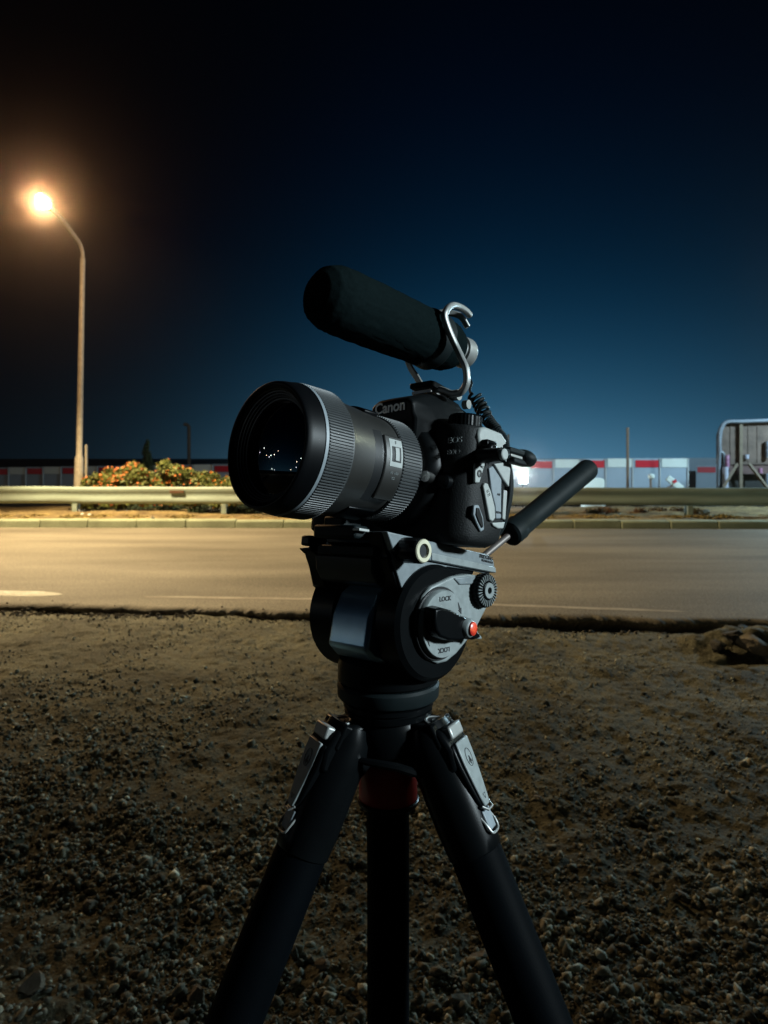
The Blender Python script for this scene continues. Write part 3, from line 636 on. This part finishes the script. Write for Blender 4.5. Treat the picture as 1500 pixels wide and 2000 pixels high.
# ---- lens
LN = obj('lens', lathe([(.0052, .0345), (.006, .0362), (.0265, .0362), (.0270, .0372), (.032, .0378), (.050, .0392), (.070, .0412), (.0795, .0432), (.0800, .0440), (.100, .0440)], (0, 0, 0), (0, 1, 0), 96), LENSB, CAM, RIG)
WM[LN.name] = WM[CAM.name]
def ribbed(y0, y1, R, nr, d):
    pr = [(y0, R-d), (y0+.0006, R), (y1-.0006, R), (y1, R-d)]
    return lathe(pr, (0, 0, 0), (0, 1, 0), nr*4, rf=lambda i, k: 1 if i % 4 in (0, 1) else 1-d/R)
obj('focus_ring', [ribbed(.0812, .1030, .0458, 140, .0010), lathe([(.0803, .0445), (.1035, .0445)], (0, 0, 0), (0, 1, 0), 96)], RING, LN, RIG, smooth=20)
obj('zoom_ring', [ribbed(.0060, .0262, .0392, 104, .0010), lathe([(.0058, .0379), (.0264, .0379)], (0, 0, 0), (0, 1, 0), 96)], RING, LN, RIG, smooth=20)
obj('grey_band', lathe([(.1034, .0440), (.1036, .0456), (.1058, .0454), (.1062, .0440)], (0, 0, 0), (0, 1, 0), 96, close=False), MIDC, LN, RIG)
obj('front_rim', lathe([(.1060, .0440), (.1064, .0450), (.1150, .0440), (.1185, .0432), (.1196, .0424), (.1198, .0412), (.1192, .0402), (.1178, .0396), (.1172, .0386)], (0, 0, 0), (0, 1, 0), 128, close=False), RIM, LN, RIG, smooth=60)
obj('inner_baffle', lathe([(.1172, .0386), (.1168, .0380), (.1156, .0376), (.1153, .0366), (.1141, .0362), (.1138, .0352), (.1126, .0348), (.1123, .0339), (.1110, .0335), (.1107, .0324), (.1090, .0318)], (0, 0, 0), (0, 1, 0), 128, close=False), INNER, LN, RIG, smooth=25)
gp = [(.1085+.0048*(1-(r/32)**2), r/1000) for r in np.linspace(31.9, .05, 26)]
obj('front_glass', lathe(gp, (0, 0, 0), (0, 1, 0), 96), GLASS, LN, RIG, smooth=80)
# raised control panel on the barrel, facing the side
def curved(a0, a1, y0, y1, r0, r1, m=14, yb=None):
    V = []; F = []
    for k in range(m+1):
        a = rad(a0+(a1-a0)*k/m); c, s = -math.cos(a), math.sin(a)
        for (y, r) in ((y0, r0), (y0, r1), (y1, r1), (y1, r0)): V.append((c*r, y, s*r))
    for k in range(m):
        for i in range(4): j = (i+1) % 4; F.append((k*4+i, k*4+j, (k+1)*4+j, (k+1)*4+i))
    return V, F+[(0, 1, 2, 3), (4*m+3, 4*m+2, 4*m+1, 4*m)]
obj('switch_panel', curved(-42, 26, .0290, .0475, .0360, .0415), LENSB, LN, RIG, bevel=.0012, smooth=25)
obj('panel_recess', curved(-46, 30, .0476, .0560, .0370, .03985), INNER, LN, RIG, smooth=25)
obj('switch_plate', curved(-6, 22, .0305, .0435, .0410, .04185), LIGHTC, LN, RIG, bevel=.0003)
obj('switch_slot', curved(-1, 14, .0325, .0415, .0415, .04205), INNER, LN, RIG)
obj('switch', curved(0, 13, .0348, .0390, .0415, .0428), LIGHTC, LN, RIG, bevel=.0003)
obj('lower_panel', curved(-88, -58, .034, .060, .0385, .0412), BLACKM, LN, RIG, bevel=.0008)
obj('scale_window', curved(62, 100, .036, .050, .038, .0413), RIM, LN, RIG, bevel=.001)
def onbarrel(name, s, size, a, y, r, mat):
    a = rad(a); o = Vector((-math.cos(a)*r, y, math.sin(a)*r)); z = Vector((-math.cos(a), 0, math.sin(a))); x = Vector((0, -1, 0)); y_ = z.cross(x)
    text(name, s, size, mat, LN, RIG @ mat3(x, y_, z, o), 1, .0002)
onbarrel('lettering', 'F', .0036, 18, .0372, .0419, DARKP)
onbarrel('lettering', 'VC  USD', .0022, -12, .0375, .0417, PRINT); onbarrel('lettering', 'G2', .0024, -17, .0375, .0417, PRINT)

# ---- shotgun microphone in its spring cradle
MIC = empty('shotgun_microphone', RIG @ Matrix.Translation((0, -.035, .072)))
tag(MIC, 'black foam-covered shotgun microphone pointing forward on top of the camera', 'microphone')
pr = [(-.070, .004), (-.069, .012), (-.064, .0180), (-.055, .0215), (-.035, .0233), (-.010, .0242), (.030, .0250), (.060, .0252), (.074, .0243), (.083, .0210), (.0880, .0150), (.0902, .007), (.091, .001)]
pp = []
for a, b in zip(pr[:-1], pr[1:]):
    for k in range(6): t = k/6; pp.append((a[0]+(b[0]-a[0])*t, a[1]+(b[1]-a[1])*t))
pp.append(pr[-1])
fo = lathe(pp, (0, 0, .1165), (0, 1, 0), 90, rf=lambda i, k: 1+.018*random.uniform(-1, 1))
obj('foam_windshield', fo, FOAM, MIC, RIG, smooth=90)
obj('rear_cap', lathe([(-.086, .010), (-.0855, .0128), (-.0835, .0135), (-.074, .0135), (-.0735, .0115), (-.066, .0115)], (0, 0, .1175), (0, 1, 0), 40), BRIGHTM, MIC, RIG)
# S-shaped spring arms, one near side and one far side of the body
sec = [(-1, -.42), (1, -.42), (1, .42), (-1, .42)]
arm = smoothpath(P3((-6, -36, 74), (-18, -36, 71), (-28, -37, 67), (-36, -37, 67.5), (-41.5, -36, 74), (-41.0, -35, 85), (-36.5, -34.5, 94), (-31.5, -33, 104), (-28.6, -27, 115), (-27.2, -21.5, 126), (-27.0, -23.0, 131.5), (-25.6, -28, 137.0), (-22.5, -37, 142.0), (-19.5, -48, 144.8), (-18.5, -58, 144.8), (-18.2, -65, 142.5)), 5)
obj('spring_arm', tube(arm, .0026, sec=[(-1, -.55), (-.6, -1), (.6, -1), (1, -.55), (1, .55), (.6, 1), (-.6, 1), (-1, .55)]), BRIGHTM, MIC, RIG, bevel=.0008)
obj('spring_arm', tube(smoothpath(P3((-4, -36, 72), (4, -36, 76), (12, -36, 86), (20, -36, 96), (26, -37, 108), (25, -38, 124), (14, -40, 138), (2, -48, 144), (-10, -60, 143), (-14, -68, 134)), 5), .0028, sec=sec, up=(.2, 1, 0)), BRIGHTM, MIC, RIG, bevel=.0008)
obj('cradle_band', lathe([(-.008, .0224), (-.008, .0246), (.008, .0246), (.008, .0224)], (0, -.034, .1165), (.0, 1, .12), 48, close=False), RUB, MIC, RIG, bevel=.0006)
obj('shoe_mount', [prism(P2((-24, 72.4), (-60, 69.5), (-60, 73), (-30, 77.5), (-24, 77)), 0, -.015, .008), box((0, -.040, .0725), (.017, .018, .0018))], BLACKM, MIC, RIG, bevel=.0012)
obj('shoe_clamp', lathe([(0, .0045), (.0065, .0045)], (-.0165, -.050, .0700), (-1, -.1, 0), 20), BRIGHTM, MIC, RIG)
obj('shoe_clamp', lathe([(0, .0038), (.005, .0038)], (-.0165, -.0655, .0655), (-1, -.1, 0), 18), BRIGHTM, MIC, RIG)
# cable: straight lead, big coil, small coil, down to the plug
lead = P3((0, -84, 104), (-3, -86, 97), (-8, -85, 90), (-12, -78, 82), (-17, -74, 76))
cab = [tube(smoothpath(lead), .0011, 8)]
def coil(ctr, turns, r0, r1, m=14):
    c = smoothpath(ctr, 12); o = []; n = len(c)
    for i in range(turns*m):
        t = i/(turns*m-1)*(n-1); k = min(int(t), n-2); f = t-k; p = c[k]*(1-f)+c[k+1]*f; d = (c[k+1]-c[k]).normalized(); a, b, _ = frame(d); th = 2*PI*i/m; r = r0+(r1-r0)*i/(turns*m)
        o.append(p+a*math.cos(th)*r+b*math.sin(th)*r)
    return o
cab.append(tube(coil(P3((-17, -77, 77), (-22, -80, 68), (-28, -80, 58)), 5, .0050, .0052), .00135, 7))
cab.append(tube(coil(P3((-28, -80, 58), (-36, -78, 50), (-44, -76, 44)), 8, .0050, .0036), .0009, 7))
cab.append(tube(coil(P3((-44, -76, 44), (-56, -68, 36), (-66, -58, 27), (-74, -48, 19), (-82, -36, 13)), 17, .0026, .0019), .0008, 7))
obj('coiled_cable', cab, RUB, MIC, RIG, smooth=60)
obj('plug', [lathe([(0, .0052), (.008, .0056), (.019, .0050)], (-.067, -.0245, .0125), (-1, 0, 0), 24)], BLACKM, MIC, RIG)
obj('plug_cap', lathe([(0, .0041), (.003, .0041), (.0035, .0035)], (-.0862, -.0245, .0125), (-1, 0, 0), 24), LIGHTC, MIC, RIG)

# ---- fluid head
yaw = mat3(Vector((-.712, .702, 0)).normalized(), Vector((-.702, -.712, 0)).normalized(), (0, 0, 1), (0, 0, 0))
HB = Matrix.Translation((AX.x, AX.y, CAMZ))                        # plumb frame on the tripod axis, z measured from eye height
HY = Matrix.Translation((AX.x, AX.y, CAMZ)) @ yaw
HD = empty('fluid_video_head', Matrix.Translation((AX.x, AX.y, CAMZ-.193)))
tag(HD, 'grey and black fluid video head with round lock dial under the camera', 'tripod head')
obj('pan_base', [lathe([(-.168, .036), (-.166, .0385), (-.156, .0382), (-.150, .0375), (-.148, .034)], (0, 0, 0), (0, 0, 1), 64)], BLACKM, HD, HB)
obj('pan_ring', lathe([(-.1805, .034), (-.180, .0375), (-.1785, .0385), (-.1705, .0388), (-.1685, .0375), (-.168, .034)], (0, 0, 0), (0, 0, 1), 64), RUB, HD, HB)
obj('bowl_collar', lathe([(-.193, .031), (-.1925, .0330), (-.1885, .0335), (-.188, .0318), (-.1865, .0318), (-.186, .0342), (-.183, .0342), (-.1825, .031), (-.1800, .031)], (0, 0, 0), (0, 0, 1), 64), BLACKM, HD, HB, smooth=25)
cy, cz = -.013, -.110
# fixed centre block between the two drums
obj('centre_block', prism([(.024, -.139), (.033, -.132), (.031, -.110), (.024, -.094), (.012, -.084), (-.03, -.082), (-.045, -.10), (-.045, -.152)], 0, -.0215, .019), BLUESHEEN, HD, RIG, bevel=.003)
obj('neck', lathe([(-.153, .030), (-.145, .026)], (0, 0, 0), (0, 0, 1), 40), BLACKM, HD, HB)
def drum_(x0, x1, R=.0415): return lathe([(0, R-.003), (.003, R), (abs(x1-x0)-.003, R), (abs(x1-x0), R-.003)], (x0, cy, cz), (x1-x0, 0, 0), 72)
obj('drag_drum', drum_(-.0215, -.0455), BLACKM, HD, RIG); obj('drag_drum', drum_(.0185, .0495), BLACKM, HD, RIG)
# tilting cradle: top channel with raised lips and two cheeks
obj('tilt_plate', [box((.004, -.022, -.0650), (.088, .116, .007)), box((.0435, -.020, -.0575), (.011, .124, .008)), box((-.0355, -.014, -.0600), (.011, .098, .004))], BLACKM, HD, RIG, bevel=.0018)
chk = P2((44, -63.5), (36.5, -68), (31, -78), (25.5, -92), (18, -96), (10, -100), (-40, -100), (-66, -84), (-78, -72), (-80, -62), (30, -62))
obj('cheek', prism(chk, 0, .034, .050), BLACKM, HD, RIG, bevel=.002)
obj('tilt_body', prism(P2((38, -67), (36, -78), (30, -86), (10, -90), (-40, -80), (-40, -67)), 0, -.026, .036), BLACKD, HD, RIG, bevel=.002)
obj('inner_cheek', prism(P2((44, -50), (36.5, -64), (31, -76), (20.9, -90), (10, -96), (-30, -80), (-60, -76), (-70, -60), (10, -52)), 0, -.0385, -.024), BLACKM, HD, RIG, bevel=.001)
obj('grey_cheek', prism(P2((43.2, -50.2), (35, -63.4), (20.6, -88.5), (12.2, -79.8), (4, -75.8), (-4.9, -73.0), (-28, -69.5), (-53, -70.2), (-80, -72.5), (-82, -68), (-4, -62), (20, -55)), 0, -.0408, -.0380), HEADG, HD, RIG, bevel=.0006)
obj('side_rail', prism(P2((43.5, -49.5), (16.7, -51.2), (-73.1, -57.1), (-80.3, -61.1), (-84.2, -71.0), (-4.2, -66.4), (36, -62.2)), 0, -.0440, -.024), HEADG, HD, RIG, bevel=.0008)
obj('rail_facet', prism(P2((-4, -60.5), (-50, -63.8), (-82.2, -66.4), (-83.9, -70.6), (-4.2, -66.0)), 0, -.0447, -.0435), HEADL, HD, RIG, bevel=.0005)
text('plate_lettering', 'BRIDGING', .0042, DARKP, HD, SIDE((-.0443, -.0700, -.0595), rad(-5)), .9, .0002)
text('plate_lettering', 'TECHNOLOGY', .0024, DARKP, HD, SIDE((-.0443, -.0715, -.0626), rad(-5)), .95, .0002)
# quick release plate and front clamp
obj('camera_plate', [box((-.002, -.012, -.0560), (.050, .100, .006))], BLACKM, HD, RIG, bevel=.0015)
obj('plate_clamp', [box((-.002, .048, -.0510), (.044, .014, .0095))], RUB, HD, RIG, bevel=.002)
obj('channel_bar', box((.000, .0385, -.0635), (.060, .0045, .007)), RUB, HD, RIG, bevel=.001)
obj('plate_stop', box((-.0245, .050, -.0495), (.008, .010, .002)), BRIGHTM, HD, RIG, bevel=.0004)
obj('lens_support', box((.016, .030, -.0465), (.022, .020, .016)), RUB, HD, RIG, bevel=.002)
# brass-faced clamp knob
obj('clamp_knob', [lathe([(0, .0078), (.003, .0088), (.0175, .0088), (.019, .0085)], (-.041, .0245, -.0608), (-1, 0, 0), 40, rf=lambda i, k: 1+.02*(i % 2))], BLACKM, HD, RIG, smooth=20)
obj('knob_face', lathe([(0, .0078), (.0015, .0080), (.0022, .0074), (.0022, .0050), (.0, .0046)], (-.0598, .0245, -.0608), (-1, 0, 0), 40, close=False), BRASS, HD, RIG)
obj('knob_socket', lathe([(0, .0055), (.0006, .0052)], (-.0596, .0245, -.0608), (-1, 0, 0), 24), INNER, HD, RIG)
# drag dial side
sp_ = P2((-10.6, -81.2), (-24.7, -76.2), (-44.1, -73.6), (-64.9, -74.4), (-69.5, -80), (-68.5, -98.5), (-54.0, -117.0), (-34.9, -131.6), (-24, -137.2), (-14, -138.5), (-4, -135.5), (4, -129.7), (9.5, -120), (11.5, -110), (10.5, -100), (6.5, -91), (-1, -84.5))
obj('dial_housing', prism(sp_, 0, -.0485, -.040), HEADL, HD, RIG, bevel=.0016, seg=3)
obj('housing_ridge', prism(P2((-25, -77.5), (-44, -75), (-63, -75.8), (-55, -80.5), (-32, -82)), 0, -.0497, -.048), HEADG, HD, RIG, bevel=.0008)
DC = (-.0485, -.0125, -.1102)
obj('dial_groove', lathe([(0, .0262), (.0006, .0258)], DC, (-1, 0, 0), 64), INNER, HD, RIG)
obj('lock_dial', lathe([(0, .0243), (.0035, .0240), (.0046, .0232), (.0046, 0)], DC, (-1, 0, 0), 64), HEADL, HD, RIG)
text('dial_lettering', 'LOCK', .0046, DARKP, HD, SIDE((-.0533, -.0115, -.0925), rad(6)), 1.05, .0002, .0001)
text('dial_lettering', 'LOCK', .0046, DARKP, HD, SIDE((-.0533, -.0135, -.1280), rad(186)), 1.05, .0002, .0001)
def arrow(cy_, cz_, rz): 
    m = SIDE((-.0533, cy_, cz_), rz)
    obj('arrow_mark', [prism([(0, .0045), (.0009, -.001), (-.0009, -.001)], 2, -.0002, .0002), prism([(.0019, -.0008), (0, -.0050), (-.0019, -.0008)], 2, -.0002, .0002)], DARKP, HD, m)
arrow(-.0285, -.0985, rad(28)); arrow(.0045, -.1215, rad(208))
# wing lever across the dial with a red button
lv = P2((11.5, -98.5), (4, -97.2), (-7, -99.0), (-16, -102), (-23, -103.8), (-29, -106), (-33, -111), (-42.5, -117), (-44, -119.5), (-36, -121), (-27, -120), (-18, -121.5), (-6, -121), (4, -118.5), (9, -113.5), (11, -107))
V1 = [(-.0530, y, z) for y, z in lv]; V2 = [(-.0635, -.014+(y+.014)*.97, -.110+(z+.110)*.92) for (y, z) in lv]
n = len(lv); F = [tuple(range(n))[::-1], tuple(range(n, 2*n))]+[(i, (i+1) % n, n+(i+1) % n, n+i) for i in range(n)]
obj('lock_lever', (V1+V2, F), BLACKM, HD, RIG, bevel=.0016, seg=3)
obj('lever_tip', [lathe([(0, .0080), (.006, .0070), (.0085, .0058), (.009, .0040)], (-.0580, -.0262, -.1120), (-1, -.12, 0), 32), prism(P2((-27, -105.5), (-31, -107), (-35, -112), (-44.5, -118.2), (-45, -120), (-38, -119.6), (-29, -118)), 0, -.0630, -.0550)], HEADL, HD, RIG, bevel=.0012)
obj('red_button', lathe([(0, .0050), (.0012, .0048), (.0020, .0036), (.0023, .001)], (-.0668, -.0272, -.1120), (-1, -.12, 0), 28, rf=lambda i, k: 1), ORANGE, HD, RIG)
# rosette for the pan bar, near side
RC = (-.0485, -.0595, -.0848)
obj('rosette', [lathe([(0, .0128), (.0045, .0132), (.0060, .0126), (.0062, .0070), (.0075, .0066)], RC, (-1, 0, 0), 112, rf=lambda i, k: 1 if (k > 2 or i % 4 < 2) else .955)], BLACKM, HD, RIG, smooth=20)
tt = [prism([(-.00022, .0074), (.00022, .0074), (.00035, .0120), (-.00035, .0120)], 2, 0, .0011) for _ in range(1)]
teeth = []
for k in range(28):
    v, f = tt[0]; a = 2*PI*k/28; c_, s_ = math.cos(a), math.sin(a); teeth.append(([(x*c_-y*s_, x*s_+y*c_, z) for x, y, z in v], f))
obj('rosette_teeth', teeth, HEADL, HD, SIDE((-.0545, RC[1], RC[2])))
obj('rosette_hub', lathe([(0, .0062), (.0012, .0058), (.0012, .0026), (.0, .0024)], (-.0558, RC[1], RC[2]), (-1, 0, 0), 32, close=False), HEADL, HD, RIG)
# pan bar on the far rosette, rising to the rear
a0 = Vector((.040, -.1833, -.0557)); a1 = Vector((.040, -.2458, -.0155)); a2 = Vector((.040, -.3743, .0602)); dr = (a2-a1).normalized(); st0 = a1-dr*.205
PH = obj('pan_bar', [cyl(st0, a1+dr*.03, .0034, n=16), cyl((.046, cy-.045, -.088), (.062, cy-.045, -.088), .013, n=32)], pm('dull_rod', (.16, .14, .13), .45, metal=.6), HD, RIG)
obj('bar_clamp', [cyl(st0-dr*.008, st0+dr*.075, .0085, n=20), cyl(st0+dr*.0+Vector((.0, 0, 0)), Vector((.055, cy-.045, -.088)), .009, n=16)], BLACKM, HD, RIG)
gr = [(-.030, .0106), (-.028, .0130), (-.012, .0133), (-.010, .0121), (.018, .0119), (.13, .0126), (.146, .0128), (.150, .0121), (.152, .0090)]
obj('hand_grip', lathe(gr, a1+dr*.002, dr, 40), RUB, HD, RIG)

# ---- tripod
TR = empty('tripod', Matrix.Translation((AX.x, AX.y, -.08)))
tag(TR, 'black three-legged tripod with silver leg catches and red column collar', 'tripod')
obj('crown', [lathe([(-.229, .019), (-.226, .025), (-.216, .031), (-.203, .033), (-.196, .031), (-.1932, .0295)], (0, 0, 0), (0, 0, 1), 48)], BLACKM, TR, HB, bevel=.0006)
obj('centre_column', cyl((0, 0, -.62), (0, 0, -.235), .0160, n=40), CARB, TR, HB)
obj('column_hook', cyl((0, 0, -.66), (0, 0, -.62), .012, n=20), BLACKM, TR, HB)
obj('column_collar', lathe([(-.2580, .0215), (-.2570, .0222), (-.2310, .0222), (-.2280, .0210)], (0, 0, 0), (0, 0, 1), 48), RED, TR, HB)
obj('collar_flange', lathe([(-.2620, .0175), (-.2615, .0228), (-.2585, .0236), (-.2575, .0225)], (0, 0, 0), (0, 0, 1), 48), BLACKM, TR, HB)
obj('column_lever', tube(P3((-24, -33, -216), (-8, -38, -217), (6, -39, -219), (22, -34, -226), (29, -28, -232)), [.0022, .003, .0032, .0032, .0022], 8), BLACKM, TR, HB)
AL = math.atan(.482)
def make_leg(az_):
    r = Vector((math.cos(az_), math.sin(az_), 0)); d = (r*math.sin(AL)+Vector((0, 0, -math.cos(AL)))).normalized(); nrm = (r*math.cos(AL)+Vector((0, 0, math.sin(AL)))).normalized(); t = nrm.cross(d)
    O = Vector((AX.x, AX.y, CAMZ-.2))+r*.033; ML = mat3(t, nrm, d, O)                # leg frame: x across, y outward, z down the leg
    end = (CAMZ-.2+.08)/math.cos(AL)
    # hinge block and casting
    lg = obj('leg', [prism([(.014, -.004), (.016, .014), (-.014, .030), (-.022, .012), (-.018, -.004)], 0, -.016, .016)], BLACKM, TR, ML, bevel=.002)
    # casting: tapered sleeve
    def ring(s, w, h, o): return [(w*math.cos(a), o+h*math.sin(a), s) for a in np.linspace(0, 2*PI, 28, endpoint=False)]
    secs = [ring(-.004, .017, .014, .002), ring(.006, .0205, .0185, 0), ring(.024, .0212, .0205, 0), ring(.066, .0212, .0205, 0), ring(.080, .0205, .0200, 0), ring(.088, .0200, .0195, 0), ring(.089, .0188, .0186, 0)]
    n = 28; V = [p for s in secs for p in s]; F = [(k*n+i, k*n+(i+1) % n, (k+1)*n+(i+1) % n, (k+1)*n+i) for k in range(len(secs)-1) for i in range(n)]+[tuple(range(n))[::-1], tuple((len(secs)-1)*n+i for i in range(n))]
    obj('sleeve', (V, F), BLACKM, lg, ML, smooth=40)
    # shoulder with screw cap
    MS = mat3(r.cross(Vector((0, 0, -1))), r, Vector((0, 0, 1)), Vector((AX.x, AX.y, CAMZ-.200)))
    sh_ = [(.016, -.020), (.016, .0065), (.036, .0070), (.0505, .0050), (.0600, -.0060), (.0640, -.0200), (.048, -.0320)]
    obj('shoulder', ([(sx*.0150, a, b) for sx in (-1, 1) for a, b in sh_], [tuple(range(7))[::-1], tuple(range(7, 14))]+[(i, (i+1) % 7, 7+(i+1) % 7, 7+i) for i in range(7)]), BLACKM, lg, MS, bevel=.003, smooth=40)
    obj('screw_cap', [lathe([(0, .0086), (.0010, .0084), (.0014, .0070), (.0008, .0062)], (0, .0400, .0066), (0, .10, 1), 32, close=False), lathe([(0, .0030), (.0014, .0026)], (0, .0400, .0064), (0, .10, 1), 16)], BRIGHTM, lg, MS)
    obj('cap_well', lathe([(0, .0066), (.0004, .0064)], (0, .0400, .0068), (0, .10, 1), 24), INNER, lg, MS)
    # silver catch plate down the outer face
    def catch(y0, y1, k=1.0):
        w = [(.014, .0100), (.022, .0100), (.030, .0096), (.044, .0076), (.056, .0054), (.0610, .0038)]
        pl = [(-b*k, a) for a, b in w]+[(b*k, a) for a, b in w[::-1]]
        return prism([(a, b) for a, b in pl], 1, y0, y1)
    obj('catch_frame', catch(.0165, .0222, 1.32), BLACKM, lg, ML, bevel=.0015)
    obj('catch_plate', catch(.0218, .0242, .95), HEADL, lg, ML, bevel=.0008)
    obj('hinge_band', box((0, .0192, .0065), (.019, .0085, .0095)), BRIGHTM, lg, ML, bevel=.0015)
    obj('catch_lip', tube(P3((-6, 22.5, 60), (-3.5, 24.8, 63.5), (3.5, 24.8, 63.5), (6, 22.5, 60)), .0009, 8), BRIGHTM, lg, ML)
    obj('catch_loop', tube(smoothpath(P3((-7, 18, 66), (-7, 21, 73), (-4.5, 22, 78.5), (4.5, 22, 78.5), (7, 21, 73), (7, 18, 66))), .0009, 8), BRIGHTM, lg, ML)
    obj('catch_spring', prism([(-.006, .063), (.006, .063), (.005, .077), (-.005, .077)], 1, .0180, .0212), MIDC, lg, ML, bevel=.0008)
    mk = mat3(t*1.0, -d, nrm, Vector(ML @ Vector((0, .0244, .027))))
    ringp = [(.0040*math.cos(a), .0062*math.sin(a), 0) for a in np.linspace(0, 2*PI, 25)]
    obj('engraved_emblem', [tube(ringp, .00022, 5), prism([(-.0002, -.005), (.0003, -.005), (.0003, .001), (-.0002, .001)], 2, -.0001, .0002), prism([(-.0022, -.0035), (-.0016, -.0038), (.0006, .0004), (.0, .0006)], 2, -.0001, .0002), prism([(.0022, -.0035), (.0016, -.0038), (-.0006, .0004), (.0, .0006)], 2, -.0001, .0002)], DARKP, lg, mk)
    mk2 = mat3(t, -d, nrm, Vector(ML @ Vector((0, .0244, .0545))))
    obj('triangle_mark', tube([(-.0018, .0015, 0), (.0018, .0015, 0), (0, -.0020, 0), (-.0018, .0015, 0)], .00018, 4), DARKP, lg, mk2)
    # foam grip, lower tubes, locks, foot
    obj('grip_tube', lathe([(.084, .0175), (.089, .0187), (.300, .0187), (.420, .0186), (.424, .0165)], (0, 0, 0), (0, 0, 1), 40, rf=lambda i, k: 1), CARB, lg, ML)
    obj('flip_lock', lathe([(.424, .018), (.428, .0205), (.455, .0205), (.459, .017)], (0, 0, 0), (0, 0, 1), 32), BLACKM, lg, ML)
    obj('flip_lock', [lathe([(.905, .015), (.908, .0175), (.932, .0175), (.936, .014)], (0, 0, 0), (0, 0, 1), 32)], BLACKM, lg, ML)
    obj('lower_tube', [cyl((0, 0, .455), (0, 0, .91), .0140, n=32), cyl((0, 0, .93), (0, 0, end-.04), .0118, n=32)], CARB, lg, ML)
    obj('rubber_foot', lathe([(end-.045, .012), (end-.04, .0155), (end-.012, .0175), (end-.002, .014), (end, .006)], (0, 0, 0), (0, 0, 1), 28), RUB, lg, ML)
for a in (-30, 210, 90): make_leg(rad(a))

# ------------------------------------------------------------------ thin haze, added so the street lamp gets a halo
hz = bpy.data.materials.new('lamp_halo_haze'); hz.use_nodes = True; t = hz.node_tree; t.nodes.remove(t.nodes['Principled BSDF'])
pv = t.nodes.new('ShaderNodeVolumePrincipled'); pv.inputs['Color'].default_value = (1, .80, .70, 1); pv.inputs['Density'].default_value = .0014; pv.inputs['Anisotropy'].default_value = .98
t.links.new(pv.outputs[0], t.nodes['Material Output'].inputs['Volume'])
o = obj('haze', box((0, 58, 5.2), (180, 136, 13.6)), hz); tag(o, kind='stuff', label='thin haze over the whole scene, added for the halo of the street lamp')
o.data.polygons.foreach_set('use_smooth', [False]*6)
